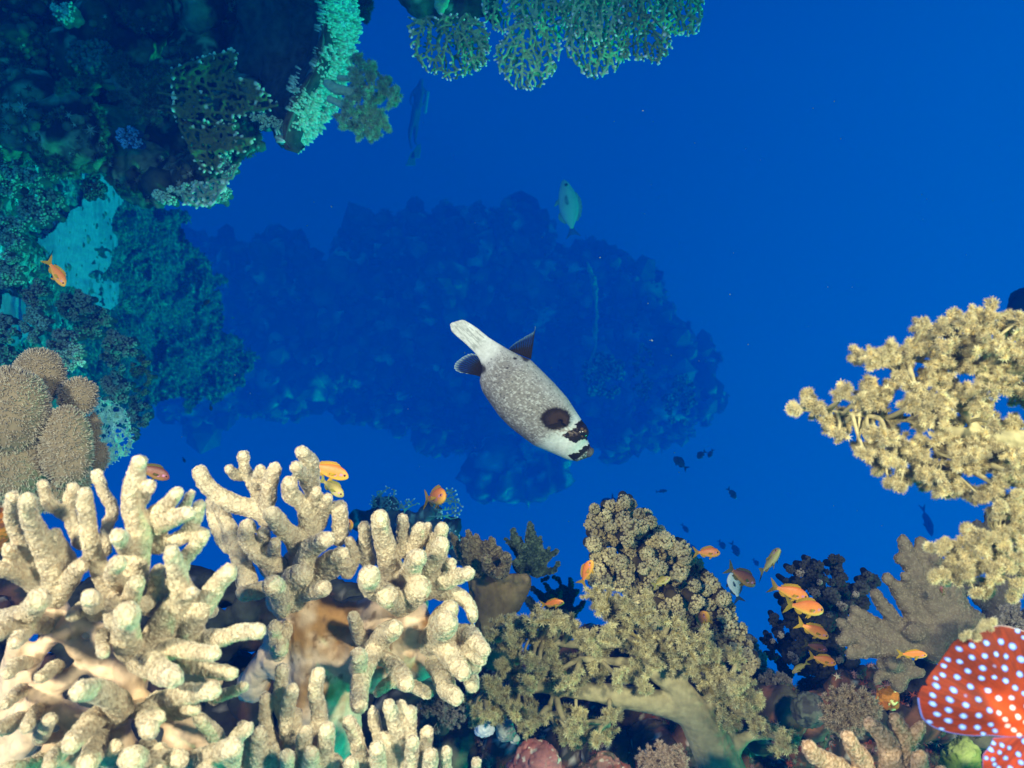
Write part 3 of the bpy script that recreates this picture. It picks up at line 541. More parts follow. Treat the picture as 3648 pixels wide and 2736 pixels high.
tuft('pulse_coral', 2360, 2725, 84, .66, (.30, .20, .14), (.60, .48, .36), 'feathery pinkish grey pulse coral on the bottom edge left of the trunk foot', 170)
tuft('pulse_coral', 1570, 2545, 80, .72, (.12, .11, .10), (.34, .32, .30), 'wispy grey pulse coral under the cream leather coral', 60, .03)
tuft('pulse_coral', 2755, 2440, 58, .95, (.18, .15, .12), (.38, .35, .30), 'small pale grey pulse coral behind the right end of the soft coral', 110)
tuft('pulse_coral', 3625, 2240, 90, .72, (.30, .27, .22), (.50, .46, .40), 'grey fuzzy pulse coral against the right edge above the red tail', 240, .04)
# ---------------------------------------------------------------- masked puffer
CRP = crop(1550, 1050, 2.552); DP = .87
up = np.array([(140, 258), (165, 228), (250, 224), (310, 255), (380, 300), (490, 390), (640, 482), (760, 548), (870, 592), (960, 680), (1080, 800), (1200, 935), (1280, 1060), (1340, 1150), (1385, 1200), (1388, 1262), (1378, 1312), (1402, 1352), (1418, 1400), (1418, 1440), (1398, 1475)], float)
lo = np.array([(136, 272), (150, 335), (200, 380), (260, 430), (370, 535), (405, 590), (430, 660), (420, 720), (400, 778), (430, 880), (500, 985), (580, 1100), (680, 1203), (800, 1296), (900, 1370), (1050, 1432), (1200, 1498), (1300, 1517), (1360, 1505), (1390, 1485)], float)
O0 = np.array([136., 262.]); U = np.array([1., 1.]) / 2 ** .5; Vv = np.array([1., -1.]) / 2 ** .5
su, tu = (up - O0) @ U, (up - O0) @ Vv; sl, tl = (lo - O0) @ U, (lo - O0) @ Vv
smax = 1745.0
S = np.concatenate([np.linspace(4, 60, 14), np.linspace(66, smax - 40, 250), smax - 40 + 40 * np.sin(np.linspace(0.03, math.pi / 2, 26))])
ou, ol = np.argsort(su), np.argsort(sl)
TU = np.interp(S, su[ou], tu[ou]); TL = np.interp(S, sl[ol], tl[ol])
for _ in range(3):
    TU[2:-2] = (TU[:-4] + TU[1:-3] + TU[2:-2] + TU[3:-1] + TU[4:]) / 5; TL[2:-2] = (TL[:-4] + TL[1:-3] + TL[2:-2] + TL[3:-1] + TL[4:]) / 5
end = np.sqrt(np.clip((smax - S) / 46, 0, 1)); md = (TU + TL) / 2; hh = (TU - TL) / 2; hh = hh * np.where(S > smax - 46, np.maximum(end, .02), 1)
px2m = 1 / 2.552 / FPX * DP
thick = hh * np.interp(S, [0, 60, 330, 520, 720, 1000, 1350, 1600, smax], [.16, .14, .26, .60, .86, .92, .92, .9, .8])
NA = 150; A = np.arange(NA) * 2 * math.pi / NA
Vb = np.empty((len(S), NA, 3)); ts = np.empty((len(S), NA))
for i, s in enumerate(S):
    t = md[i] + hh[i] * np.sin(A); q = O0 + U * s + Vv[None] * t[:, None]; px, py = CRP(q[:, 0], q[:, 1]); y = -thick[i] * np.cos(A) * px2m
    Vb[i, :, 0] = (px - 1824) / FPX * DP; Vb[i, :, 2] = (1368 - py) / FPX * DP; Vb[i, :, 1] = DP + y; ts[i] = t
ss = np.repeat(S[:, None], NA, 1); X = (O0[0] + U[0] * ss + Vv[0] * ts).ravel(); Y = (O0[1] + U[1] * ss + Vv[1] * ts).ravel()
V = Vb.reshape(-1, 3)
wb = np.stack([X, Y, V[:, 1] * 2500], 1); nx = (fbm(wb / 26, 3, 1) - .5) * 34; ny = (fbm(wb / 26, 3, 2) - .5) * 34
pale = mix((.42, .42, .40), (.54, .55, .54), fbm(wb / 60, 3, 3)); sN = ss.ravel(); tN = ts.ravel()
midz = sstep(430, 620, sN) * (1 - sstep(1250, 1420, sN)); rel = (ts / (hh[:, None] + 30) - (md / (hh + 30))[:, None]).ravel()
mott = fbm(np.stack([(sN) / 22, tN / 9, V[:, 1] * 160], 1), 4, 9); fine = fbm(wb / 11, 2, 12)
mk = midz * (.35 + .65 * (1 - sstep(.2, 1.0, rel))) * sstep(.30, .54, mott * .6 + fine * .4)
col = mix(pale, mix((.10, .082, .068), (.20, .185, .165), fine), mk * .86); col = col * (1 - .30 * midz * (1 - sstep(-.95, -.55, -np.abs(rel))) * .5 - .18 * midz)[:, None]
col = mix(col, (.40, .42, .34), sstep(.55, .95, rel) * midz * .45)
sp = (fbm(wb / 9, 2, 31) > .70) & (midz > .3); col[sp] = col[sp] * .45
streak = fbm(np.stack([sN / 60, tN / 7, V[:, 1] * 50], 1), 3, 44); tl_ = (1 - sstep(300, 380, sN)); col = mix(col, (.20, .21, .20), tl_ * sstep(.50, .60, streak) * .7)
dark = np.array((.011, .007, .005))
Xn, Yn = X + nx, Y + ny
eye = [(1140, 1262), (1190, 1238), (1255, 1205), (1290, 1150), (1340, 1120), (1430, 1180), (1430, 1300), (1385, 1318), (1300, 1312), (1258, 1338), (1210, 1312), (1170, 1285)]
mouth = [(1200, 1448), (1290, 1420), (1345, 1368), (1460, 1350), (1460, 1560), (1290, 1540), (1240, 1490)]
em = inpoly(Xn, Yn, eye); mm = inpoly(Xn, Yn, mouth); col[em] = dark * (1 + .8 * (fine[em, None] - .5)); 
ml = mm & (((X - 1220) * .66 + (Y - 1450) * .75 - 26 + nx) > 42); col[mm] = dark; col[ml] = mix((.05, .05, .05), (.28, .30, .30), sstep(.4, .66, fine[ml]))
pr = np.hypot((X - 1085) / 138, (Y - 1118) / 104); an = np.arctan2(Y - 1118, X - 1085)
pr = pr + .16 * (vnoise(np.stack([an * 14, an * 0, an * 0], 1), 5) - .5); pm = (1 - sstep(.86, 1.08, pr)) * (np.abs(V[:, 1] - DP) > 0); col = mix(col, dark, pm)
sm = (1 - sstep(.0, 1.0, np.hypot((X - 1180) / 120, (Y - 1235) / 40) - .4)) * sstep(.5, .6, mott); col = mix(col, (.20, .14, .11), sm * .8)
for (a, b, r) in ((725, 583, 20), (512, 585, 9), (655, 672, 14), (585, 735, 8)):
    col = mix(col, dark, (1 - sstep(.6, 1.2, np.hypot(Xn * .3 + X * .7 - a, (Yn * .3 + Y * .7 - b) * 1.4) / r)) * .95)
for (a, b, r) in ((830, 552, 70), (425, 675, 52)): col = mix(col, dark, (1 - sstep(.6, 1.0, np.hypot(Xn - a, Yn - b) / r)) * .9)
puffer = thing('pufferfish', P(1850, 1390, DP), 'pale mottled pufferfish with dark eye mask, swimming nose down in the centre', 'fish')
i = np.arange(len(S) - 1)[:, None] * NA; j = np.arange(NA)[None]; k = (j + 1) % NA
F = np.stack([i + j, i + k, i + NA + k, i + NA + j], -1).reshape(-1, 4)
mb = MB(); mb.add(V, F, col)
b = len(V); mb.add(np.array([Vb[0].mean(0), Vb[-1].mean(0)]), np.zeros((0, 3)), np.array([col[0], col[-1]])); jj = np.arange(NA); kk = (jj + 1) % NA
mb.F3.append(np.vstack([np.stack([np.full(NA, b), kk, jj], 1), np.stack([np.full(NA, b + 1), (len(S) - 1) * NA + jj, (len(S) - 1) * NA + kk], 1)]))
mb.build('body', M_puf, puffer)
def fanfin(root, name, base, tips, cf, d, dirz, c0, c1, mem, sc=2.552, mend=1.0, mal=.55, w=3.0, mat=None, edgepale=True, curve=.0, lift=0):
    """rays from base points to tip points (crop px), membrane strips between, tapered rays standing proud"""
    o = MB(); n = len(tips); ns = 12; G = []
    for k in range(n):
        bx, by = base[k] if len(base) == n else (np.array(base[0]) * (1 - k / (n - 1)) + np.array(base[1]) * k / (n - 1))
        row = []
        for q in range(ns + 1):
            t = q / ns; x = bx + (tips[k][0] - bx) * t; y = by + (tips[k][1] - by) * t
            px, py = cf(x, y); dd = d + dirz * t * t + curve * math.sin(t * math.pi) * .3 + lift; row.append(P(px, py, dd))
        G.append(row)
    G = np.array(G); u = 1 / sc / FPX * d; cols = []
    T = np.linspace(0, 1, ns + 1)
    # membrane (a thin solid: front and back skins)
    c = mix(c0, mem, sstep(.25, .6, T)); 
    if edgepale: c = mix(c, c1, sstep(.86, 1.0, T))
    M_ = max(2, int(round(ns * mend))); c = np.hstack([c, mix([1.0], [mal], sstep(.25, .6, T))])
    for off in (-.25 * u * w, .25 * u * w):
        Vm = (G + [0, off, 0]).reshape(-1, 3); a, b_ = np.arange(n - 1)[:, None] * (ns + 1), np.arange(M_)[None]
        Fm = np.stack([a + b_, a + b_ + 1, a + ns + 2 + b_, a + ns + 1 + b_], -1).reshape(-1, 4); o.add(Vm, Fm, np.tile(c, (n, 1)))
    rc = mix(c0, c1, sstep(.80, 1.0, T) if edgepale else T * .3)
    for k in range(n):
        p4 = np.hstack([G[k], (w * u * (1 - .6 * T))[:, None]]); Vt, Ft, F3 = tube(p4, 6, False, True); b0 = o.n
        cc = np.repeat(np.vstack([rc, [rc[-1]] * 3]), 6, 0); cc = np.vstack([cc, rc[0], rc[-1]]); o.add(Vt, Ft, cc); o.F3.append(F3 + b0)
    return o.build(name, mat or M_fin, root)
tips = [(912, 290), (902, 330), (885, 345), (858, 360), (835, 372), (812, 385), (790, 400), (768, 412), (735, 432), (710, 452), (690, 470), (672, 488)]
fanfin(puffer, 'dorsal_fin', [(868, 585), (700, 515)], tips, CRP, DP, .004, (.008, .006, .005), (.10, .20, .22), (.01, .02, .03), w=5.5, mal=.35)
tips = [(392, 548), (365, 540), (330, 535), (300, 542), (272, 556), (245, 570), (222, 590), (200, 605), (184, 625), (176, 645), (175, 668), (190, 690), (225, 706), (280, 715), (340, 722)]
fanfin(puffer, 'anal_fin', [(455, 640), (430, 745)], tips, CRP, DP, .0, (.008, .006, .005), (.32, .44, .42), (.01, .02, .03), w=6.0, mal=.30)
fz = -(thick[np.argmin(abs(S - 1300))]) * px2m
a = np.linspace(math.radians(-35), math.radians(218), 26)
tips = [(1085 + 178 * math.cos(-q) * (1.0 + .06 * math.sin(7 * q)), 1120 + 150 * math.sin(-q) * (1 + .05 * math.cos(9 * q))) for q in a]; bs = [(1140 + 22 * math.cos(-q), 1150 + 16 * math.sin(-q)) for q in a]
fanfin(puffer, 'pectoral_fin', bs, tips, CRP, DP + fz * 1.02, -.001, (.030, .018, .012), (.20, .18, .15), (.010, .007, .006), w=2.0, lift=-.002, mend=.62, mal=.8)
fanfin(puffer, 'pectoral_fin', bs, tips, CRP, DP - fz * 1.02, .001, (.030, .018, .012), (.20, .18, .15), (.010, .007, .006), w=2.0, lift=.002, mend=.62, mal=.8)
def ball(mb, c, r, col, sub=2, sc=(1, 1, 1)):
    V, F = ICO[sub]; mb.add(V * r * np.array(sc) + c, F, col)
ie = np.argmin(abs(S - 1538))
for sgn in (-1, 1):
    o = MB(); c = P(*CRP(1338, 1238), DP); c = c + [-.002, sgn * .0095, -.001]
    V, F = ICO[3]; r = .0085; cc = np.tile((.014, .009, .006), (len(V), 1)); vy = V[:, 1] * sgn; cc[vy > .86] = (.16, .10, .05); cc[vy > .93] = (.004, .004, .006)
    o.add(V * r + c, F, cc); o.build('eye', M_eye, puffer)
o = MB(); lc = P(*CRP(1376, 1430), DP)
for q in range(16):
    t = q / 15 * 2 * math.pi; rr = .0058; p = lc + [0, rr * math.cos(t) * 1.0, 0] + np.array([.0035, 0, -.0005]) + np.array([.5, 0, .7]) * rr * math.sin(t) * .55
    ball(o, p, .0034, (.22, .23, .22), 2)
V, N, F = remesh(o, .0008, 3); o = MB(); o.add(V, F, mix((.012, .012, .012), (.13, .14, .14), fbm(V * 900, 3, 3))); o.build('lips', M_puf, puffer)
# ---------------------------------------------------------------- rock masses of the reef
def rock(name, blobs, d, voxel, disp, freq, palette, mat=None, cf=ID, sc=1.0, parent=None, flat=.9, rough2=None, sm=3):
    """blobs: (x, y, r[, depth]) in photo px -> one displaced solid; palette(V, N) -> colours"""
    mb = MB()
    for b in blobs:
        dd = b[3] if len(b) > 3 else d; px, py = cf(b[0], b[1]); r = b[2] / sc / FPX * dd; V, F = ICO[2]
        mb.add(V * np.array([r, r * flat, r]) + P(px, py, dd), F, (0, 0, 0))
    V, N, F = remesh(mb, voxel, sm)
    h = fbm(V * freq, 5, 3) - .5; rid = 1 - np.abs(fbm(V * freq * 2.3, 3, 7) * 2 - 1)
    V2 = V + N * (disp * (h * 2 + (rid - .6) * .9))[:, None]
    if rough2: V2 = V2 + N * (rough2 * (fbm(V * freq * 7, 3, 12) - .45))[:, None]
    o = MB(); o.add(V2, F, palette(V2, N)); return o.build(name, mat or M_rock, parent), V2, N, F
def pal(stops, f, seed=0, speck=None, sp_thr=.72, sp_f=None):
    def g(V, N):
        n = fbm(V * f, 5, seed); k = len(stops) - 1; x = np.clip((n - .3) / .4, 0, .999) * k; i = x.astype(int); t = sstep(.3, .7, x - i); S_ = np.array(stops)
        c = S_[i] * (1 - t)[:, None] + S_[i + 1] * t[:, None]
        if speck is not None:
            m = sstep(sp_thr, sp_thr + .06, fbm(V * (sp_f or f * 6), 3, seed + 5)); c = c * (1 - m)[:, None] + np.array(speck) * m[:, None]
        return c
    return g
# wall at the upper left
wb_ = [(*q, R.uniform(2.35, 2.75)) for q in fillpoly([(-250, -250), (1180, -250), (1180, 60), (1050, 200), (1000, 360), (860, 470), (760, 560), (760, 640), (560, 650), (420, 590), (220, 510), (-250, 420)], 130, 60, 120, .9)]
wb_ += [(660, 640, 60, 2.3), (740, 610, 60, 2.3), (560, 670, 46, 2.3), (480, 640, 44, 2.35), (800, 560, 40, 2.4)]
o, WV, WN, WF = rock('reef_wall', wb_, 2.5, .013, .055, 5.0, pal([(.018, .02, .014), (.07, .085, .05), (.03, .025, .02), (.22, .27, .17), (.025, .022, .02)], 5.5, 3, (.42, .46, .34), .66, 26), rough2=.03)
tag(o, kind='structure')
# encrusting growth standing off the wall: countless little knobs
p, n = scatter(WV, WF, .015); k = fbm(p * 6, 4, 77) > .53; p, n = p[k], n[k]
mb = MB(); T, TF = ICO[1]; sk = R.random(len(p)) < .25; inst(mb, T * [1, 1, 1.1], TF, p[sk], n[sk], .009 * np.exp(R.normal(size=sk.sum()) * .5), twotone(T, (.03, .035, .025), (.17, .19, .12), .35)); inst(mb, *SPIKY, p[~sk], n[~sk], .010 * np.exp(R.normal(size=(~sk).sum()) * .25), twotone(SPIKY[0], (.03, .035, .02), (.20, .22, .13), .35))
tag(mb.build('wall_growth', M_rock), 'countless small knobs and tufts crusting the shaded reef wall', 'growth', kind='stuff')
k = (n[:, 0] - n[:, 2] - n[:, 1] > .3) & (R.random(len(p)) < .09)  # bright specks only on right, lower and viewer-facing sides, painting in highlights
mb = MB(); inst(mb, SPIKY[0], SPIKY[1], p[k] + n[k] * .006, n[k], .007 * np.exp(R.normal(size=k.sum()) * .4), twotone(SPIKY[0], (.25, .35, .32), (.75, .85, .80), .2))
tag(mb.build('wall_sponge_highlights', M_hard), 'pale sponge specks and painted highlights on the light-facing sides of the dark wall', 'sponge', kind='stuff')

def coral_head(x, y, rx, ry, d, cols, label, cat='coral', name='stony_coral', group='stony corals on the left slope', n=26, kr=.30, nb=24):
    pts = []
    for _ in range(n):
        a = R.uniform(0, 6.28); q = R.random() ** .5; pts.append((x + rx * q * math.cos(a), y + ry * q * math.sin(a), min(rx, ry) * kr * R.uniform(.7, 1.2)))
    rt = thing(name, P(x, y, d + .1), label, cat, group); knobs(rt, 'branch', pts, ID, 1, d, min(rx, ry) / FPX * d * .3, *cols, bs=.24, nb=nb); return rt
TEAL = ((.08, .14, .11), (.12, .24, .19), (.30, .58, .46)); DKT = ((.05, .07, .06), (.09, .14, .12), (.26, .36, .30)); PALE = ((.14, .24, .18), (.26, .44, .34), (.52, .85, .66))
# corals growing on the wall
coral_head(690, 690, 130, 34, 2.22, PALE, 'pale green crusty coral lining the bright lower lip of the dark reef wall', group=None, n=46, kr=.5, nb=30)
coral_head(808, 590, 34, 46, 2.22, PALE, 'small pale rounded coral on the right tip of the wall lip', group=None, n=14, kr=.4)
coral_head(225, 45, 40, 34, 2.25, ((.12, .2, .18), (.25, .4, .36), (.5, .68, .62)), 'smooth turquoise lump at the top edge of the wall', group=None, n=10, kr=.6)
coral_head(320, 200, 70, 56, 2.35, ((.05, .08, .07), (.08, .13, .12), (.12, .18, .16)), 'dull round coral lump in the middle of the dark wall', group=None, n=16, kr=.6)
coral_head(460, 490, 42, 34, 2.28, ((.05, .12, .25), (.10, .28, .55), (.18, .45, .75)), 'bright blue sponge patch under the feathery coral on the wall', 'sponge', 'sponge', None, n=12, kr=.5)
coral_head(930, 430, 30, 30, 2.15, PALE, 'whitish crooked coral hanging below the table coral', group=None, n=10, kr=.45)
coral_head(985, 440, 34, 20, 2.15, PALE, 'whitish curled coral branch hanging next to the table coral rim', group=None, n=9, kr=.5)
rt = thing('tree_soft_coral', P(380, 240, 2.15), 'feathery grey green soft coral spread flat over the middle of the dark wall', 'coral', 'teal soft corals')
CRW = crop(0, 0, 3.16)
soft_tree(rt, '1150,640,24 1260,800,34 1330,950,40 1450,1080,44 1600,1180,36;1280,910,26 1100,910,22 900,910,18 720,930,14;1450,1000,30 1600,950,26 1750,950,16;1500,1120,30 1650,1200,24 1760,1250,14;1330,950,24 1320,1060,18;1300,850,20 1400,760,16 1450,680,10',
  cl('1200,640,46 1310,690,50 1450,680,40 1400,740,40 1300,780,50 1500,840,50 1400,900,60 1100,900,46 1000,900,46 900,910,46 800,930,50 720,960,50 680,1020,40 1290,1080,50 1400,1050,60 1500,1000,70 1600,960,60 1700,950,50 1800,920,46 1880,900,34 1550,1100,70 1650,1100,70 1750,1120,60 1820,1200,50 1650,1200,70 1740,1270,60 1560,1250,60 1620,1320,50 1700,1340,50 1780,1330,40 1480,1200,50 1850,1060,50'),
  CRW, 3.16, 2.12, .03, (.07, .12, .09), (.22, .34, .26), (.14, .20, .16), .0062, twigs=6, per=7)

# table coral on the wall
tc_in = [(1130, -140), (1150, 0), (1155, 90), (1140, 200), (1100, 290), (1060, 370), (1035, 440), (1020, 500), (1035, 525)]
tc_out = [(1235, -140), (1245, 0), (1262, 70), (1250, 180), (1215, 290), (1170, 390), (1130, 440), (1090, 480), (1050, 520)]
tc_bk = [(780, -140), (800, 0), (820, 110), (830, 200), (860, 290), (880, 360), (930, 400), (975, 440), (1000, 470)]
def ribbon(lines, depths, n=60, m=18):
    L = [resample(np.array([[x, y, d, 0] for (x, y), d in zip(l, dd)], float), 12.0)[:, :3] for l, dd in zip(lines, depths)]
    L = [np.stack([np.interp(np.linspace(0, 1, n), np.linspace(0, 1, len(l)), l[:, c]) for c in range(3)], 1) for l in L]
    G = np.array([[L[0][i] * (1 - t) + L[1][i] * t for t in np.linspace(0, 1, m)] for i in range(n)])
    V = np.array([P(*g) for g in G.reshape(-1, 3)]); a, b = np.arange(n - 1)[:, None] * m, np.arange(m - 1)[None]
    return V, np.stack([a + b, a + m + b, a + m + b + 1, a + b + 1], -1).reshape(-1, 4)
def slab(lines, depths, th, col, n=60, m=18):
    V, F = ribbon(lines, depths, n, m); k = len(V); e = np.concatenate([np.arange(m), np.arange(n) * m + m - 1, (n - 1) * m + np.arange(m)[::-1], np.arange(n)[::-1] * m])
    E = np.stack([e[:-1], e[1:], e[1:] + k, e[:-1] + k], 1); return np.vstack([V, V + th]), np.vstack([F, F[:, ::-1] + k, E])
rt = thing('table_coral', P(1000, 250, 2.5), 'plate shaped table coral seen edge on with a bright bumpy rim', 'coral')
V, F = slab([tc_in, tc_out], [[2.12] * 9, [2.36] * 9], np.array([-.02, .035, .02]), (0, 0, 0)); V = V + (fbm(V * 18, 3, 3)[:, None] - .5) * .015
mb = MB(); mb.add(V, F, mix((.10, .14, .12), (.25, .33, .27), fbm(V * 30, 3, 3))); mb.build('plate', M_hard, rt)
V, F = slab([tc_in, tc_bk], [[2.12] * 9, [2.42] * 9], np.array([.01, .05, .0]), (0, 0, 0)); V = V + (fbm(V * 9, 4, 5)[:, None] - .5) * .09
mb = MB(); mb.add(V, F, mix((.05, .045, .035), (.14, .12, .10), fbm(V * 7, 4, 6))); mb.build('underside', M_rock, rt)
tc_l = [(x - 62, y - 24) for x, y in tc_in]
V, F = ribbon([tc_l, tc_out], [[2.05] * 9, [2.315] * 9]); p, n = scatter(V, F, .0062); n = np.where(((n * [1, -1, 0]).sum(1) < 0)[:, None], -n, n)
u = fbm(p * 16, 2, 8); kp = (fbm(p * 40, 2, 8) * .5 + u * .5) > .66 - .34 * sstep(2.06, 2.20, p[:, 1]); p, n = p[kp], n[kp]; n = n + np.array([.55, -.15, -.45]) + R.normal(size=n.shape) * .45
mb = MB(); n = n + np.array([.35, .05, -.3]); inst(mb, *PEG, p, n, .026 * R.uniform(.5, 1.4, len(p)) * (.5 + .5 * sstep(2.06, 2.2, p[:, 1])), twotone(PEG[0], (.18, .30, .24), (.85, 1.0, .85), .15)); mb.build('branchlets', M_hard, rt, smooth=True)

# ---------------------------------------------------------------- branching net corals
def netgrow(poly, roots, n, step, kill, inf, seed):
    rg = np.random.default_rng(seed); xs = [p[0] for p in poly]; ys = [p[1] for p in poly]
    A = np.stack([rg.uniform(min(xs), max(xs), n * 4), rg.uniform(min(ys), max(ys), n * 4)], 1); A = A[inpoly(A[:, 0], A[:, 1], poly)][:n]
    N = [np.array(r, float) for r in roots]; par = [-1] * len(N)
    for it in range(260):
        if len(A) == 0: break
        NN = np.array(N); D = np.linalg.norm(A[:, None] - NN[None], axis=2); j = D.argmin(1); dm = D.min(1); alive = dm > kill; A = A[alive]; j = j[alive]; dm = dm[alive]
        if len(A) == 0: break
        added = False
        for q in np.unique(j):
            s = (j == q) & (dm < inf)
            if not s.any(): continue
            v = A[s] - NN[q]; v = (v / np.linalg.norm(v, axis=1)[:, None]).mean(0); v += rg.normal(size=2) * .22; v /= np.linalg.norm(v) + 1e-9; c = NN[q] + v * step
            if np.min(np.linalg.norm(NN - c, axis=1)) > step * .55: N.append(c); par.append(int(q)); added = True
        if not added: inf *= 1.3
        if inf > 3000: break
    return np.array(N), np.array(par)
def net_coral(root, poly, roots, d, rpx, col, tipc, n=160, step=13, kill=16, inf=90, seed=1, warp=.10, tilt=(0, 0), links=.14, tipr=1.05, name='branch_net', vox=.5, mat=None, grow=.12, dn=2.0, th=1.1):
    N, par = netgrow(poly, roots, int(n * dn), step * .86, kill * .66, inf, seed); rg = np.random.default_rng(seed + 50); rpx = rpx * th
    ch = np.zeros(len(N), int); 
    for i in range(len(N)):
        if par[i] >= 0: ch[par[i]] += 1
    w = np.ones(len(N))
    for i in range(len(N) - 1, -1, -1):
        if par[i] >= 0: w[par[i]] += w[i] * .5
    w = np.minimum(w, 18); rad = rpx * (1 + grow * np.log(w) * 2)
    C0 = np.mean(np.array(poly), 0); q = np.stack([N[:, 0] / 90, N[:, 1] / 90, np.full(len(N), seed * 3.3)], 1)
    dep = d + (fbm(q, 3, seed) - .5) * warp * 2 + (N[:, 0] - C0[0]) * tilt[0] / 1000 + (N[:, 1] - C0[1]) * tilt[1] / 1000 + rg.normal(size=len(N)) * .004
    W_ = np.array([P(*a, b) for a, b in zip(N, dep)]); u = d / FPX; mb = MB()
    for i in range(len(N)):
        if par[i] >= 0:
            leaf = ch[i] == 0; a, b = par[i], i; ra, rb = rad[a] * u, rad[b] * u * (tipr if leaf else 1)
            add_tube(mb, np.array([[*W_[a], ra], [*(W_[a] * .5 + W_[b] * .5), (ra + rb) * .47], [*W_[b], rb]]), (0, 0, 0), 7)
    D = np.linalg.norm(N[:, None] - N[None], axis=2); I, J = np.where((D < step * 2.1) & (D > step * 1.1))
    for i, j in zip(I, J):
        if i < j and par[i] != j and par[j] != i and par[i] != par[j] and ch[i] > 0 and ch[j] > 0 and rg.random() < links:
            add_tube(mb, np.array([[*W_[i], rad[i] * u * .8], [*W_[j], rad[j] * u * .8]]), (0, 0, 0), 6)
    V, Nn, F = remesh(mb, rpx * u * vox, 3, .5)
    pp = np.array(poly + [poly[0]], float); sg = np.vstack([np.linspace(a, b, 12) for a, b in zip(pp[:-1], pp[1:])]); lf = (ch == 0) & (np.linalg.norm(N[:, None] - sg[None], axis=2).min(1) < 26); lv = W_[lf | ((ch == 0) & (rg.random(len(N)) < .04))]; dm = np.full(len(V), 9.0)
    for c in lv: dm = np.minimum(dm, np.linalg.norm(V - c, axis=1))
    t = 1 - sstep(.9, 2.6, dm / (rpx * u)); c = mix(np.array(col) * .8, np.array(col) * 1.15, fbm(V * 30, 3, 3)); c = mix(c, tipc, t)
    o = MB(); o.add(V, F, c); return o.build(name, mat or M_hard, root)
NC, NT = (.34, .62, .34), (.95, 1.0, .92)
def firecoral(label, base, specs, name='net_fire_coral', group='net fire corals at the top edge', cols=(NC, NT)):
    rt = thing(name, P(*base), label, 'coral', group)
    for k, sp in enumerate(specs): net_coral(rt, *sp[:3], sp[3], *cols, **sp[4]); (group or '').startswith('net') and net_coral(rt, sp[0], [(a + 12, b) for a, b in sp[1]], sp[2] + .07, sp[3] * .9, np.array(cols[0]) * .7, cols[1], **dict(sp[4], seed=sp[4]['seed'] + 200))
    return rt
firecoral('net fire coral fan drooping farthest left along the top edge, below a dark rock', (1590, 60, 1.75), [
  ([(1450, 60), (1455, 170), (1475, 215), (1530, 262), (1600, 292), (1680, 275), (1745, 225), (1755, 150), (1740, 80), (1600, 40)], [(1590, 60), (1660, 50), (1520, 60)], 1.72, 3.6, dict(n=210, seed=3, warp=.05)),
  ([(1620, 90), (1700, 60), (1750, 120), (1740, 230), (1690, 260), (1640, 200)], [(1640, 80)], 1.68, 3.2, dict(n=90, seed=14, warp=.05))], cols=((.24, .44, .24), NT))
firecoral('round net fire coral fan hanging second from the left, the lowest reaching one', (1890, -30, 1.7), [
  ([(1790, 100), (1755, 190), (1765, 250), (1800, 290), (1855, 328), (1910, 315), (1965, 290), (1995, 230), (2005, 160), (1960, 90), (1880, 60)], [(1890, 40), (1870, 60), (1930, 50)], 1.68, 3.8, dict(n=230, seed=5, warp=.06, step=14, kill=17)),
  ([(1790, -40), (1795, 20), (1830, 60), (1900, 90), (1990, 100), (2060, 60), (2060, -40)], [(1880, -60), (1980, -60)], 1.72, 4.0, dict(n=190, seed=6, warp=.07))])
firecoral('widest net fire coral at the top edge, in the middle of the row', (2130, -40, 1.65), [
  ([(2000, -40), (2005, 120), (2010, 175), (2050, 235), (2085, 275), (2130, 288), (2180, 262), (2215, 235), (2240, 150), (2230, 40), (2200, -40)], [(2060, -60), (2130, -60), (2190, -60)], 1.66, 3.8, dict(n=360, seed=7, warp=.08)),
  ([(2020, -40), (2030, 120), (2110, 170), (2210, 150), (2230, -40)], [(2100, -60), (2180, -60)], 1.60, 3.6, dict(n=170, seed=8, warp=.05)),
  ([(1690, -60), (1720, 90), (1790, 125), (1850, 95), (1920, 140), (2010, 150), (2100, 120), (2200, 140), (2330, 110), (2400, 70), (2450, -60)], [(x, -75) for x in range(1700, 2450, 70)], 1.80, 3.8, dict(n=330, seed=77, warp=.07))])
firecoral('darker net fire coral fan second from the right at the top edge', (2290, -40, 1.6), [
  ([(2200, -40), (2190, 120), (2200, 190), (2240, 225), (2290, 215), (2350, 232), (2400, 170), (2390, 110), (2330, 60), (2330, -40)], [(2270, -60), (2250, -60)], 1.58, 3.8, dict(n=250, seed=9, warp=.06))], cols=((.20, .36, .20), NT))
firecoral('smallest net fire coral fan at the right end of the top row', (2420, -40, 1.65), [
  ([(2330, -40), (2330, 70), (2380, 120), (2430, 140), (2490, 120), (2505, 50), (2515, 10), (2480, -40)], [(2390, -60), (2440, -60)], 1.64, 3.8, dict(n=190, seed=10, warp=.06))], cols=((.24, .44, .24), NT))
o, V_, N_, F_ = rock('overhanging_rock', [(1480, -30, 60), (1560, -40, 90), (1640, -20, 80), (1700, -30, 80), (1500, 30, 40), (1590, 40, 60), (1660, 40, 50), (1740, 0, 50), (1760, 60, 30)], 1.95, .012, .03, 8, pal([(.03, .05, .045), (.07, .12, .09), (.04, .05, .05)], 9, 3, (.3, .4, .3), .7))
tag(o, 'dark rock hanging from the top edge above the leftmost net coral fan', 'rock')
rt = thing('sea_squirt', P(1572, 20, 1.86), 'smooth bright green heart shaped sea squirt on the dark rock at the top edge', 'sea squirt')
mb = MB()
for (x, y, r) in [(1562, 20, 17), (1582, 16, 17), (1570, 36, 16), (1560, 0, 14), (1590, 0, 13)]: ball(mb, P(x, y, 1.84), r / FPX * 1.84, (0, 0, 0))
V, N, F = remesh(mb, .002, 10); mb = MB(); mb.add(V, F, mix((.16, .5, .26), (.25, .7, .4), fbm(V * 60, 2, 2))); mb.build('body', M_stalk, rt)
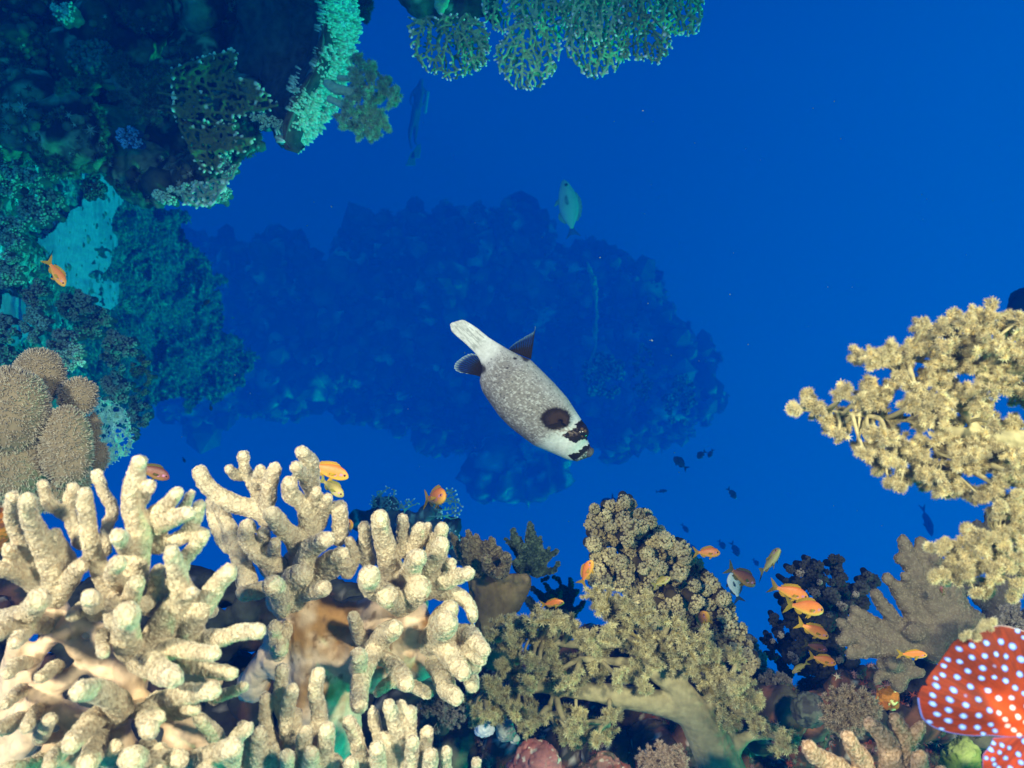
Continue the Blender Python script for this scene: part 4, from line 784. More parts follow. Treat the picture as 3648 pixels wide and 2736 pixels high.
rt = firecoral('olive brown net coral with white dots fanning over the dark wall', (640, 380, 2.15), [
  ([(600, 240), (700, 200), (830, 165), (860, 190), (840, 260), (900, 280), (960, 330), (1005, 370), (960, 400), (880, 420), (830, 440), (760, 450), (680, 440), (610, 400)], [(560, 330), (570, 380), (580, 280)], 2.10, 4.4, dict(n=430, seed=21, warp=.05, links=.3)),
  ([(610, 400), (700, 430), (830, 440), (850, 470), (915, 500), (870, 545), (800, 560), (790, 620), (720, 620), (680, 560), (640, 480)], [(600, 400), (640, 430)], 2.12, 4.2, dict(n=330, seed=22, warp=.06, links=.3))], group=None, cols=((.16, .17, .06), (.85, .95, .75)))
rt = firecoral('pale antler tips of a small branching coral under the reef wall lip', (720, 650, 2.2), [
  ([(690, 650), (760, 640), (830, 640), (850, 600), (860, 560), (800, 690), (760, 735), (700, 740), (650, 730)], [(700, 660), (760, 640), (650, 690)], 2.16, 4.4, dict(n=150, seed=23, warp=.05, links=.1, step=12, kill=14))], name='antler_coral', group=None, cols=((.30, .40, .28), (.85, 1, .85)))
rt = thing('net_sea_fan', P(340, 1600, 1.7), 'pale cyan lace sea fan showing behind the round fuzzy coral at the left', 'sea fan')
net_coral(rt, [(330, 1390), (400, 1430), (455, 1450), (465, 1500), (480, 1560), (470, 1620), (420, 1650), (360, 1670), (310, 1640)], [(300, 1480), (300, 1600), (310, 1400)], 1.75, 1.7, (.28, .60, .52), (.4, .8, .7), n=420, step=9, kill=10, seed=31, links=.9, warp=.05, vox=.6, grow=.05)

# ---------------------------------------------------------------- slope with sand at the left
def Ds(x): return 2.30 + 10.5 * (np.clip(np.asarray(x, float) + 10, 0, None) / 1000) ** 1.3
SPOLY = [(290, 575), (370, 600), (400, 640), (425, 720), (410, 880), (375, 980), (425, 1000), (420, 1065), (350, 1120), (290, 1050), (225, 1000), (140, 870), (200, 790), (290, 740), (310, 680)]
SP2 = [(0, 1040), (95, 1075), (105, 1190), (60, 1225), (0, 1215)]
def terrain(name, x0, x1, y0, y1, st, inside, depth, pal_, mat):
    gx, gy = np.meshgrid(np.arange(x0, x1, st), np.arange(y0, y1, st), indexing='ij'); sh = gx.shape; X, Y = gx.ravel().astype(float), gy.ravel().astype(float); D = depth(X, Y)
    V = np.stack([(X - 1824) / FPX * D, D, (1368 - Y) / FPX * D], 1); G = V.reshape(*sh, 3); N = np.cross(np.gradient(G, axis=0), np.gradient(G, axis=1)).reshape(-1, 3); N /= np.linalg.norm(N, axis=1)[:, None]; N[N[:, 1] > 0] *= -1
    i, j = np.arange(sh[0] - 1)[:, None], np.arange(sh[1] - 1)[None]; F = np.stack([i * sh[1] + j, (i + 1) * sh[1] + j, (i + 1) * sh[1] + j + 1, i * sh[1] + j + 1], -1).reshape(-1, 4)
    cx, cy = X[F].mean(1), Y[F].mean(1); F = F[inside(cx, cy)]; mb = MB(); mb.add(V, F, pal_(V, N)); V_, c_, _, F_ = mb.arrays(); us = np.unique(F_); mp = np.full(len(V_), -1); mp[us] = np.arange(len(us)); m2 = MB(); m2.add(V_[us], mp[F_], c_[us])
    return m2.build(name, mat), V_[us], N[us], mp[F_]
def jit(x, y, a=26): q = np.stack([x / 45, y / 45, x * 0], 1); return x + (fbm(q, 4, 5) - .5) * 2 * a, y + (fbm(q, 4, 6) - .5) * 2 * a
SLP = [(-400, 400), (300, 500), (560, 640), (640, 800), (720, 900), (780, 1050), (880, 1280), (860, 1400), (700, 1440), (620, 1430), (480, 1500), (400, 1560), (330, 1680), (-400, 1800)]
def sl_in(x, y): return inpoly(*jit(x, y, 80), SLP)
def sand_m(x, y):
    x2, y2 = jit(x, y, 34); return (inpoly(x2, y2, SPOLY) | inpoly(x2, y2, SP2))
def sl_d(x, y):
    D = Ds(x); q = np.stack([x / 90, y / 90, x * 0], 1); big = fbm(q, 5, 3) - .5; kn = fbm(q * 3.1 + 7, 3, 9); ridg = 1 - np.abs(kn * 2 - 1)
    return D + D * (-.10 * big * 2 - .035 * (ridg - .5) - .018 * fbm(q * 12, 2, 4)) + .10
def sd_d(x, y):
    q = np.stack([x / 90, y / 90, x * 0], 1); return Ds(x) * (.950 + .03 * fbm(q * 3, 5, 8)) 
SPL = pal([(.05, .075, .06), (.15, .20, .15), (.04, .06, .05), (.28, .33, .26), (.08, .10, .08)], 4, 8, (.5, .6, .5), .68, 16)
o, SV, SN, SF = terrain('reef_slope', -400, 960, 380, 1820, 5, sl_in, sl_d, lambda V, N: SPL(V, N) * (2.9 - 2.3 * sstep(2.6, 5.2, V[:, 1]))[:, None], M_rock); tag(o, kind='structure')  # colour brightened near and darkened with distance, painting in the water's fade
o, V_, N_, F_ = terrain('sand', -40, 470, 540, 1260, 4, sand_m, sd_d, pal([(.34, .35, .42), (.48, .48, .56), (.32, .33, .40)], 3, 3, (.12, .16, .14), .70, 7), M_sand); tag(o, kind='structure')
p, n = scatter(V_, F_, .15); mb = MB(); inst(mb, ICO[1][0] * [1, 1.3, .8], ICO[1][1], p, n, .010 * np.exp(R.normal(size=len(p)) * .5), twotone(ICO[1][0], (.08, .12, .10), (.3, .36, .3), .4))
tag(mb.build('sand_pebbles', M_rock), 'small dark stones and rubble lying on the pale sand', 'stones', kind='stuff')
p, n = scatter(SV, SF, .042); k = (fbm(p * 4, 3, 70) > .44) & ~sand_m(p[:, 0] / p[:, 1] * FPX + 1824, 1368 - p[:, 2] / p[:, 1] * FPX); p, n = p[k], n[k]; mb = MB()
inst(mb, SPIKY[0], SPIKY[1], p, n, .022 * np.exp(R.normal(size=len(p)) * .5), twotone(SPIKY[0], (.08, .12, .09), (.34, .46, .36), .4))
tag(mb.build('slope_rubble', M_rock), 'coral rubble and small growth strewn over the blue green slope', 'rubble', kind='stuff')
for a in [(60, 640, 90, 60, 2.3, TEAL, 'broad teal coral thicket directly under the dark wall at the left edge'),
          (200, 600, 66, 44, 2.4, TEAL, 'teal coral thicket at the top left corner of the sand patch'),
          (150, 740, 74, 60, 2.35, TEAL, 'rounded teal coral thicket bulging left of the sand patch'),
          (40, 830, 60, 56, 2.2, TEAL, 'pale teal coral clump halfway down the left edge'),
          (330, 670, 36, 44, 2.75, DKT, 'rounded dark coral head standing on the upper sand'),
          (30, 960, 50, 70, 2.1, TEAL, 'teal coral clump at the left edge beside the upper orange fish'),
          (125, 1060, 44, 60, 2.2, DKT, 'dark coral head with pale tips just below the orange fish on the slope'),
          (270, 1090, 60, 50, 2.5, DKT, 'dark coral head at the lower end of the sand tongue'),
          (120, 1160, 44, 60, 2.1, TEAL, 'teal coral column right of the small lower sand patch'),
          (230, 1230, 52, 50, 2.1, DKT, 'dark coral head above the fuzzy round coral'),
          (260, 1275, 42, 44, 1.95, PALE, 'pale rosette of coral right above the fuzzy round coral'),
          (330, 1150, 56, 60, 2.7, DKT, 'dark bushy coral on the edge of the drop off'),
          (420, 1250, 56, 66, 2.6, DKT, 'knobbly dark green coral on the drop off left of open blue water'),
          (500, 1330, 34, 80, 2.8, ((.05, .08, .04), (.09, .13, .07), (.16, .22, .12)), 'olive coral column forming the right edge of the left slope'),
          (410, 1380, 50, 60, 2.6, DKT, 'dark coral head right above the lace sea fan'),
          (490, 1480, 40, 90, 2.9, DKT, 'dark ragged coral right of the lace sea fan'),
          (20, 1210, 50, 90, 2.1, DKT, 'dark teal coral beside the lower sand patch at the left edge')]:
    coral_head(*a)

# ---------------------------------------------------------------- far reef and middle distance
far_poly = [(560, 880), (640, 840), (700, 870), (830, 950), (960, 940), (1080, 960), (1150, 1040), (1230, 1060), (1290, 960), (1310, 860), (1400, 830), (1490, 815), (1600, 815), (1700, 810), (1790, 800), (1810, 740), (1870, 730), (1920, 790), (1960, 880), (2010, 960), (2080, 1000), (2140, 980), (2230, 1030), (2300, 1060), (2340, 1160), (2420, 1220), (2500, 1330), (2500, 1450), (2420, 1540), (2300, 1520), (2150, 1500), (2000, 1560), (1930, 1600), (1800, 1560), (1650, 1600), (1560, 1560), (1480, 1470), (1300, 1460), (1150, 1420), (900, 1400), (700, 1420), (620, 1200)]
fb_ = [(x, y, r, 10.6 + R.uniform(-.5, .8)) for x, y, r in fillpoly(far_poly, 420, 26, 70, .7)]
fb_ = [(a, b, c, d * 2.7) for a, b, c, d in fb_]
fb_ += [(x, y, 34, 29) for x, y in ((1830, 745), (1850, 800), (1320, 870), (620, 880), (2490, 1380), (2260, 1050))]
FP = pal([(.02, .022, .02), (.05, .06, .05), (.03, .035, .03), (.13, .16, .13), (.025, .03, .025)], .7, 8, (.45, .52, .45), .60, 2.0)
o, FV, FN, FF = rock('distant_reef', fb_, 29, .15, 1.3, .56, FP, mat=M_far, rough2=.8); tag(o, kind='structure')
p, n = scatter(FV, FF, .4); mb = MB(); inst(mb, *SPIKY, p, n, .12 * np.exp(R.normal(size=len(p)) * .4), twotone(SPIKY[0], (.02, .025, .02), (.15, .18, .15), .5)); p, n = scatter(FV, FF, .6); inst(mb, ICO[1][0] * [1, 1, 1.5], ICO[1][1], p, n, .16 * np.exp(R.normal(size=len(p)) * .5), twotone(ICO[1][0], (.02, .025, .02), (.12, .15, .12), .5))
tag(mb.build('distant_growth', M_far, smooth=False), 'ragged coral growth breaking up the outline of the far reef', 'growth', kind='stuff')
o, V_, N_, F_ = rock('distant_reef_lump', [(1760, 1680, 50), (1830, 1700, 60), (1900, 1690, 60), (1960, 1690, 46), (1800, 1630, 60), (1900, 1620, 60), (1990, 1640, 30)], 26, .13, .9, .7, FP, mat=M_far, rough2=.7); tag(o, kind='structure')
rt = thing('whip_coral', P(2110, 1330, 18.5), 'pale wavy whip coral standing upright before the far reef', 'coral')
mb = MB(); add_tube(mb, resample(np.array([[*P(x, y, 18.5), (6 + 3 * math.sin(y)) / FPX * 18.5] for x, y in ((2092, 935), (2108, 975), (2120, 1020), (2122, 1080), (2126, 1130), (2118, 1190), (2122, 1230), (2105, 1280), (2098, 1330))]), .03), (.3, .36, .3), 8)
V, N, F = remesh(mb, .016, 1); V = V + N * ((fbm(V * 9, 3, 4) - .4) * .12)[:, None]; mb = MB(); mb.add(V, F, mix((.12, .15, .13), (.5, .6, .5), fbm(V * 12, 3, 2))); mb.build('stem', M_far, rt)
for (x, y, rx, ry, lb) in ((2150, 1340, 70, 90, 'pale crusted coral slab at the foot of the far whip coral'), (2290, 1330, 36, 110, 'long pale coral ridge down the right side of the far reef'), (2420, 1420, 50, 90, 'faint pale coral mound at the right end of the far reef')):
    coral_head(x, y, rx, ry, 18.6, ((.06, .07, .06), (.13, .16, .13), (.36, .44, .36)), lb, group='pale corals on the far reef', n=44, kr=.26, nb=14)
o, V_, N_, F_ = rock('coral_boulder', [(x, y, r, 2.5) for x, y, r in fillpoly([(1270, 1830), (1340, 1800), (1420, 1790), (1500, 1790), (1560, 1800), (1600, 1850), (1640, 1900), (1650, 1990), (1270, 1990)], 26, 26, 44, .7)], 2.5, .012, .04, 9, pal([(.02, .03, .03), (.05, .08, .08), (.03, .04, .04)], 9, 3, (.2, .4, .4), .64), rough2=.02)
tag(o, 'dark blue coral boulder in the middle distance, just above the cream fingers', 'rock')
rt = thing('net_fire_coral', P(1570, 1820, 2.4), 'thin net coral with white tip dots fanning right behind the single orange fish', 'coral')
net_coral(rt, [(1540, 1790), (1560, 1745), (1610, 1735), (1640, 1765), (1650, 1810), (1630, 1850), (1560, 1850)], [(1530, 1840), (1540, 1800)], 2.38, 1.8, (.14, .32, .30), (.8, 1, 1), n=120, step=10, kill=11, seed=41, links=.2, warp=.05, vox=.6, tipr=1.7)
net_coral(rt, [(1600, 1880), (1640, 1900), (1650, 1960), (1610, 1960)], [(1590, 1960)], 2.38, 1.8, (.12, .28, .27), (.8, 1, 1), n=50, step=10, kill=11, seed=42, links=.2, warp=.05, vox=.6, tipr=1.5)
rt = thing('net_fire_coral', P(1350, 1830, 2.45), 'thin net coral rising from the top of the dark blue boulder', 'coral')
net_coral(rt, [(1310, 1810), (1325, 1750), (1380, 1730), (1420, 1745), (1400, 1790), (1480, 1770), (1500, 1800), (1400, 1820)], [(1350, 1830), (1440, 1830)], 2.45, 1.8, (.12, .28, .27), (.5, .8, .8), n=100, step=10, kill=11, seed=43, links=.2, warp=.05, vox=.6)

# ---------------------------------------------------------------- near reef floor
NP = pal([(.03, .022, .016), (.09, .06, .035), (.04, .045, .03), (.22, .09, .05), (.05, .04, .035), (.16, .15, .09)], 22, 5, (.62, .52, .42), .67, 90)
nb_ = [(x, y, r, 1.02 + (2736 - y) * -.0004 + R.uniform(-.04, .06)) for x, y, r in fillpoly([(1480, 2610), (1700, 2620), (2000, 2660), (2500, 2640), (2680, 2540), (2860, 2520), (3000, 2480), (3350, 2490), (3800, 2450), (3800, 3000), (1400, 3000)], 170, 50, 90, .6)]
nb_ += [(x, y, r, 1.36) for x, y, r in fillpoly([(1620, 2400), (1800, 2360), (2100, 2320), (2350, 2230), (2500, 2230), (2650, 2380), (2750, 2480), (2700, 2700), (1600, 2700)], 120, 40, 70, .6)]
nb_ += [(x, y, r, 1.25) for x, y, r in fillpoly([(2100, 2500), (2700, 2480), (2800, 2560), (2900, 2440), (3300, 2440), (3400, 2560), (3400, 2700), (2000, 2700)], 40, 50, 80, .75)]
o, RV, RN, RF = rock('reef_floor', nb_, 1.0, .006, .022, 16, NP, rough2=.012); tag(o, kind='structure')
lb_ = [(x, y, r, 1.0 + R.uniform(-.05, .05)) for x, y, r in fillpoly([(-100, 2200), (120, 2150), (450, 2190), (700, 2180), (1250, 2150), (1450, 2250), (1600, 2450), (1600, 3000), (-150, 3000)], 170, 50, 90, .6)]
lb_ += [(x, 2130 + R.uniform(-25, 25), 60, 1.05) for x in range(-80, 1500, 60)] + [(x, 2000 + R.uniform(-25, 25), 60, 1.05) for x in range(-80, 120, 50)]
o, V_, N_, F_ = rock('reef_floor', lb_, 1.0, .009, .03, 12, pal([(.02, .022, .02), (.05, .055, .045), (.03, .03, .028), (.10, .05, .035)], 14, 9, (.25, .22, .2), .7, 60), rough2=.012); tag(o, kind='structure')
p, n = scatter(RV, RF, .0065); k = fbm(p * 30, 3, 71) > .52; p, n = p[k], n[k]; mb = MB(); cs = np.array([(.35, .08, .05), (.12, .14, .07), (.5, .42, .3), (.08, .06, .05), (.42, .22, .22), (.10, .12, .08)]); ci = cs[(fbm(p * 50, 2, 9) * 11).astype(int) % 6]
inst(mb, *SPIKY, p, n, .0042 * np.exp(R.normal(size=len(p)).clip(-2, 1.2) * .3), lambda N: np.repeat(ci[:, None], len(SPIKY[0]), 1) * R.uniform(.6, 1.3, (N, 1, 1)))
tag(mb.build('floor_turf', M_rock), 'red, olive and tan algae turf covering the rubble along the bottom', 'algae', kind='stuff')
def lump(name, x, y, r, d, stops, label, cat, f=60, disp=.25, extra=(), speck=None, mat=None):
    bl = [(x, y, r)] + [(x + a * r, y + b * r, c * r) for a, b, c in extra]; u = r / FPX * d
    o, V, N, F = rock(name, bl, d, u * .07, u * disp, 1.2 / u * 1.2, pal(stops, f, int(x) % 50, speck, .66, f * 3), rough2=u * .12, mat=mat); return tag(o, label, cat)
lump('coralline_rock', 1920, 2730, 84, .78, [(.28, .09, .08), (.42, .17, .15), (.34, .12, .12)], 'pink crusted lump of rock poking up at the bottom edge', 'rock', extra=((-.8, .2, .5), (.8, .3, .4)), speck=(.7, .6, .5))
lump('coralline_rock', 2150, 2750, 66, .80, [(.22, .07, .05), (.36, .18, .14), (.12, .10, .07)], 'reddish brown rubble lump right of the pink rock', 'rock', extra=((-.8, .1, .6), (.9, .2, .6)), speck=(.6, .5, .4))
lump('sea_squirt', 1722, 2592, 32, .80, [(.62, .66, .72), (.85, .87, .9)], 'bright white lumpy sea squirt below the soft coral, left one of two', 'sea squirt', extra=((.6, .3, .6),), mat=M_stalk)
lump('sea_squirt', 1800, 2605, 36, .82, [(.30, .34, .32), (.46, .48, .44)], 'grey lumpy sea squirt just right of the white one', 'sea squirt', extra=((.9, .8, .5), (.3, -.5, .5)), mat=M_stalk)
lump('dome_coral', 2880, 2530, 60, .86, [(.03, .04, .04), (.09, .10, .08), (.05, .05, .05)], 'dark grey dome of coral left of the feathery pulse coral', 'coral', f=90, disp=.2)
lump('green_sponge', 3425, 2690, 58, .60, [(.16, .24, .06), (.30, .38, .12), (.12, .16, .06)], 'lumpy green sponge under the spotted red tail', 'sponge', extra=((-.6, .6, .6), (.3, .8, .8), (.1, -.6, .6)))
lump('orange_sponge', 3165, 2480, 36, .86, [(.34, .10, .02), (.5, .18, .03), (.25, .10, .03)], 'rusty orange sponge below the small star shaped coral', 'sponge', extra=((.4, .7, .6), (-.4, .5, .7)), speck=(.8, .8, .3))
lump('orange_sponge', 15, 1870, 60, .74, [(.22, .07, .02), (.34, .12, .02), (.10, .04, .02)], 'rusty brown sponge at the left edge beside the cream fingers', 'sponge', extra=((-.3, .8, .7),))
lump('dark_rock', 3290, 2420, 70, .95, [(.02, .02, .025), (.035, .035, .04)], 'dark smooth hollow of rock between the antler coral and the red tail', 'rock', f=20, disp=.1, extra=((.7, .2, .8), (-.5, .7, .8)))
# ---------------------------------------------------------------- reef fish
def fish_proto(name, label, kind, group=None):
    """unit fish: snout at x=.5, tail fork at x=-.5, back +z, thickness y"""
    K = dict(
      anthias=dict(x=[.5, .485, .45, .38, .28, .15, 0, -.12, -.22, -.28, -.31], t=[.0, .035, .075, .125, .158, .165, .14, .10, .062, .045, .042], b=[-.01, -.04, -.07, -.105, -.13, -.135, -.115, -.08, -.05, -.038, -.036], w=[.0, .02, .035, .052, .062, .062, .052, .036, .02, .012, .008]),
      chromis=dict(x=[.5, .485, .45, .38, .28, .15, 0, -.12, -.22, -.28, -.31], t=[.0, .04, .09, .15, .20, .215, .18, .12, .07, .045, .04], b=[-.01, -.045, -.09, -.14, -.185, -.195, -.165, -.11, -.06, -.04, -.036], w=[.0, .02, .035, .05, .06, .06, .05, .036, .02, .012, .008]),
      surgeon=dict(x=[.5, .485, .45, .40, .30, .15, 0, -.14, -.25, -.31, -.34], t=[.0, .03, .055, .085, .13, .165, .165, .125, .07, .035, .026], b=[-.01, -.03, -.05, -.075, -.11, -.145, -.15, -.115, -.065, -.033, -.026], w=[.0, .02, .03, .042, .055, .062, .055, .04, .022, .012, .008]))[kind]
    rt = thing(name, (0, 0, 0), label, 'fish', group)
    xs = np.array(K['x']); X = np.linspace(.5, xs[-1], 40); f = lambda k: np.interp(-X, -xs, K[k])
    t, b, w = f('t'), f('b'), f('w'); A = np.arange(20) * 2 * math.pi / 20
    V = np.array([[x, w_ * np.cos(a) * abs(np.cos(a)) ** -.15 if abs(math.cos(a)) > 1e-3 else 0, (t_ + b_) / 2 + (t_ - b_) / 2 * math.sin(a)] for x, t_, b_, w_ in zip(X, t, b, w) for a in A])
    i = np.arange(39)[:, None] * 20; j = np.arange(20)[None]; k = (j + 1) % 20; F = np.stack([i + j, i + k, i + 20 + k, i + 20 + j], -1).reshape(-1, 4)
    V = np.vstack([V, V[:20].mean(0), V[-20:].mean(0)]); F3 = np.vstack([[(800, (q + 1) % 20, q) for q in range(20)], [(801, 780 + q, 780 + (q + 1) % 20) for q in range(20)]])
    return rt, V, F, F3, (X, t, b, w)
def fish_build(name, label, kind, cols, group=None):
    rt, V, F, F3, (X, t, b, w) = fish_proto(name, label, kind, group); back, side, belly, fin, face, tailc = [np.array(c, float) for c in cols]
    z = V[:, 2]; zz = (z - np.interp(-V[:, 0], -X, b)) / (np.interp(-V[:, 0], -X, t - b) + 1e-6)
    n = fbm(V * 26, 3, 5); c = mix(belly, side, sstep(.05, .42, zz + (n - .5) * .2)); c = mix(c, back, sstep(.55, .95, zz + (n - .5) * .3)); c = mix(c, face, sstep(.30, .46, V[:, 0]) * .7)
    st = np.abs(V[:, 2] - (.035 - (.42 - V[:, 0]) * .30)) < .010; st &= (V[:, 0] < .42) & (V[:, 0] > .20)
    if kind == 'anthias': c = mix(c, (.62, .25, .55), st * .8)
    m = MB(); m.add(V, F, c); m.F3.append(F3); m.build('body', M_fish, rt)
    def fin2(nm, pts, th=.004, shade=None):
        """solid thin fin from an ordered outline, fanned from its first two points"""
        P_ = np.array(pts, float); cen = P_.mean(0); m = MB(); n = len(P_)
        rim = P_; cols_ = np.array([mix(fin, fin * .55, np.array([.5 + .5 * math.sin(q * 2.6)]))[0] for q in range(n)])
        Vv_ = np.vstack([rim + [0, .0005, 0], rim - [0, .0005, 0], cen + [0, th, 0], cen - [0, th, 0]]); f = []
        for q in range(n):
            r = (q + 1) % n; f += [(q, r, 2 * n), (n + r, n + q, 2 * n + 1), (q, n + q, n + r), (q, n + r, r)]
        cc_ = np.vstack([cols_, cols_, fin, fin]); m.add(Vv_, f, np.hstack([cc_, np.full((len(cc_), 1), .78)])); return m.build(nm, M_fin, rt, smooth=False)
    def dens(pts, k=4):
        P_ = resample(np.array([[*p, 0] for p in pts], float), .02)[:, :3]; return P_
    yt = lambda x: float(np.interp(-x, -X, t)); yb = lambda x: float(np.interp(-x, -X, b))
    hi = .055 if kind == 'anthias' else .05
    xs = np.linspace(.28, -.22, 14); base = [(x, 0, yt(x) - .015) for x in xs]; top = [(x - .02, 0, yt(x) + hi * math.sin(min(1, (q + 1) / 5) * 1.57) * (1 + .12 * (q % 2)) * (1 if q < 12 else .6)) for q, x in enumerate(xs)]
    fin2('dorsal_fin', base + top[::-1])
    xs = np.linspace(-.02, -.22, 8); fin2('anal_fin', [(x, 0, yb(x) + .015) for x in xs] + [(x - .03, 0, yb(x) - .06 * math.sin((q + 1) / 8 * 3.0)) for q, x in enumerate(xs)][::-1])
    T0, B0 = yt(-.30), yb(-.30)
    if kind == 'surgeon': tail = [(-.32, 0, T0), (-.38, 0, .05), (-.5, 0, .125), (-.455, 0, .04), (-.45, 0, 0), (-.455, 0, -.04), (-.5, 0, -.12), (-.38, 0, -.05), (-.32, 0, B0)]
    else: tail = [(-.28, 0, T0), (-.34, 0, .07), (-.43, 0, .135), (-.54, 0, .185), (-.46, 0, .10), (-.39, 0, .035), (-.365, 0, 0), (-.39, 0, -.035), (-.46, 0, -.10), (-.54, 0, -.18), (-.43, 0, -.13), (-.34, 0, -.065), (-.28, 0, B0)]
    of = fin; fin = tailc; fin2('tail_fin', dens(tail + [tail[0]])[:-1]); fin = of
    for s in (-1, 1):
        g = float(np.interp(-.2, -X, w))
        fin2('pelvic_fin', [(.20, s * .012, yb(.2) + .02), (.17, s * .02, yb(.17) - .03), (.08, s * .035, yb(.1) - .075), (.11, s * .015, yb(.1) + .01)], .002)
        fin2('pectoral_fin', [(.24, s * (g + .004), .0), (.22, s * (g + .004), -.03), (.12, s * (g + .05), -.055), (.07, s * (g + .06), -.03), (.09, s * (g + .05), .01)], .002)
        m = MB(); V3, F_ = ICO[2]; ey = V3[:, 1] * s; cc = np.tile(np.array((.30, .10, .35)) if kind == 'anthias' else (.2, .2, .2), (len(V3), 1)); cc[ey > .45] = (.75, .25, .08) if kind == 'anthias' else (.3, .3, .3); cc[ey > .78] = (.006, .006, .01)
        r = .031; m.add(V3 * r + [.405, s * (float(np.interp(-.405, -X, w)) - .012), .022], F_, cc); m.build('eye', M_eye, rt)
    return rt
FISHN = []
def pose(o, head, tail, d, dd=0.0, up=(0, 0, 1), dt=None, fat=1.0, roll=0.0):
    """head/tail px; dd: tail is dd metres farther than the snout"""
    H = P(*head, d); T = P(*tail, d + dd); x = H - T; L = np.linalg.norm(x); x /= L; u = np.array(up, float); u = u - x * (x @ u); u /= np.linalg.norm(u); y = np.cross(u, x)
    M = Matrix(((x[0], y[0], u[0]), (x[1], y[1], u[1]), (x[2], y[2], u[2]))).to_4x4(); M = M @ Matrix.Rotation(roll, 4, 'X') @ Matrix.Diagonal((L, L * fat, L * fat, 1)); M.translation = Vector((H + T) / 2); o.matrix_world = M
    o.location, o.rotation_euler, o.scale = M.to_translation(), M.to_euler(), (L, L * fat, L * fat); return o
_pose = pose
def pose(o, head, tail, d, dd=0.0, up=(0, 0, 1), dt=None, fat=1.0, roll=0.0): return _pose(o, head, tail, d, dd + random.uniform(-.012, .012), up, dt, fat * random.uniform(1.04, 1.2), roll + random.uniform(-.2, .2))
OR = ((.85, .20, .03), (.95, .28, .05), (.95, .50, .06), (.62, .36, .03), (.95, .45, .05), (.55, .34, .03)); DK = ((.14, .045, .03), (.22, .07, .04), (.30, .17, .04), (.12, .10, .02), (.22, .07, .06), (.12, .11, .03))
YL = ((.42, .30, .08), (.62, .48, .12), (.72, .66, .25), (.40, .36, .06), (.62, .55, .15), (.38, .36, .08))
G = 'orange anthias around the corals'
af = fish_build('anthias', 'orange anthias beside the tallest cream coral finger, the upper one of two', 'anthias', OR, G)
df = fish_build('anthias', 'dark brown anthias half hidden behind a cream coral finger on the left', 'anthias', DK, G)
yf = fish_build('anthias', 'pale yellowish anthias just under the orange one beside the tallest cream finger', 'anthias', YL, G)
pose(af, (1242, 1701), (1085, 1650), .72); pose(df, (604, 1704), (470, 1655), .66); pose(yf, (1224, 1769), (1138, 1703), .78, .02)
for src, lab, a in ((af, 'round orange brown anthias curling in front of thin net coral, left of centre', ((1588, 1768), (1512, 1780), .95, .05, (0, 0, 1), None, 1.15)),
    (af, 'orange anthias diving over the sand patch at the far left', ((231, 1020), (166, 922), 1.15, .0, (.6, 0, .8), None, .92)),
    (af, 'small orange anthias with spread fins at the left foot of the cauliflower coral', ((2110, 1996), (2070, 2084), .92, .02, (-.8, .5, .3), None, .95)),
    (af, 'orange anthias seen head on above the soft coral, in front of dark teal fingers', ((2010, 2146), (1925, 2155), .84, -.0, (0, 0, 1), None, 1.0)),
    (af, 'bright orange anthias swimming alone in blue water right of the cauliflower coral', ((2566, 1970), (2470, 1968), .92, .02, (.15, 0, 1), None, 1.05)),
    (df, 'purple brown anthias overlapping a pale blue fish', ((2691, 2086), (2590, 2020), .90, .0, (.2, 0, 1), None, 1.1)),
    (yf, 'yellow anthias rising nose up with trailing tail above the dark pillar coral', ((2780, 1958), (2706, 2048), .92, .03, (.2, .9, .5), None, 1.0)),
    (af, 'orange anthias with a long forked tail, highest fish before the dark pillar coral', ((2880, 2132), (2742, 2086), .98, .0, (.1, 0, 1), None, 1.0)),
    (af, 'biggest and brightest orange anthias before the dark pillar coral', ((2934, 2177), (2796, 2152), .88, .0, (.1, 0, 1), None, 1.08)),
    (af, 'orange anthias with raised tail, third from the top before the dark pillar', ((2952, 2272), (2838, 2218), .94, .0, (.2, 0, 1), None, 1.0)),
    (df, 'dim brown anthias in the shade of the dark pillar, between two orange ones', ((2948, 2318), (2862, 2292), 1.08, .0, (.2, 0, 1), None, 1.0)),
    (af, 'lowest orange anthias before the dark pillar coral', ((2979, 2366), (2880, 2336), .96, .0, (.1, 0, 1), None, 1.0)),
    (yf, 'faint greenish anthias pointing down left below the orange ones at the pillar', ((2822, 2398), (2880, 2358), 1.0, .0, (-.2, 0, 1), None, .8)),
    (af, 'orange anthias passing before the flat grey antler coral', ((3303, 2334), (3196, 2330), .78, .0, (0, 0, 1), None, .95)),
    (df, 'tiny red brown anthias under the drooping yellow soft coral', ((3352, 2088), (3362, 2122), .80, .01, (-1, 0, .2), None, 1.2)),
    (yf, 'small pinkish anthias tucked between knobs of the cauliflower coral', ((2388, 2058), (2325, 2088), .97, .02, (-.2, 0, 1), None, 1.0)),
    (af, 'slim upright orange anthias low on the right flank of the cauliflower coral', ((2514, 2178), (2503, 2250), .94, .03, (-1, .8, 0), None, .9)),
    (af, 'sliver of orange anthias showing between the cream coral fans', ((1256, 1865), (1222, 1885), .80, .01, (0, 0, 1), None, 1.4))):
    o = copy_tree(src); o['label'] = lab; pose(o, *a)
cf_ = fish_build('damselfish', 'pale blue white fish hanging tail down behind the purple brown one', 'chromis', ((.18, .30, .34), (.45, .58, .60), (.70, .78, .78), (.03, .07, .12), (.4, .5, .5), (.03, .07, .12)))
pose(cf_, (2604, 2040), (2634, 2145), .96, .0, (1, 0, .2), None, .95)
sf = fish_build('surgeonfish', 'pale turquoise fish hanging nose up in open blue water above centre', 'surgeon', ((.34, .40, .38), (.55, .60, .56), (.64, .68, .64), (.45, .50, .48), (.5, .54, .5), (.08, .18, .55)))
pose(sf, (2008, 640), (2043, 846), 6.0, .1, (1, 0, .25), None, .92)
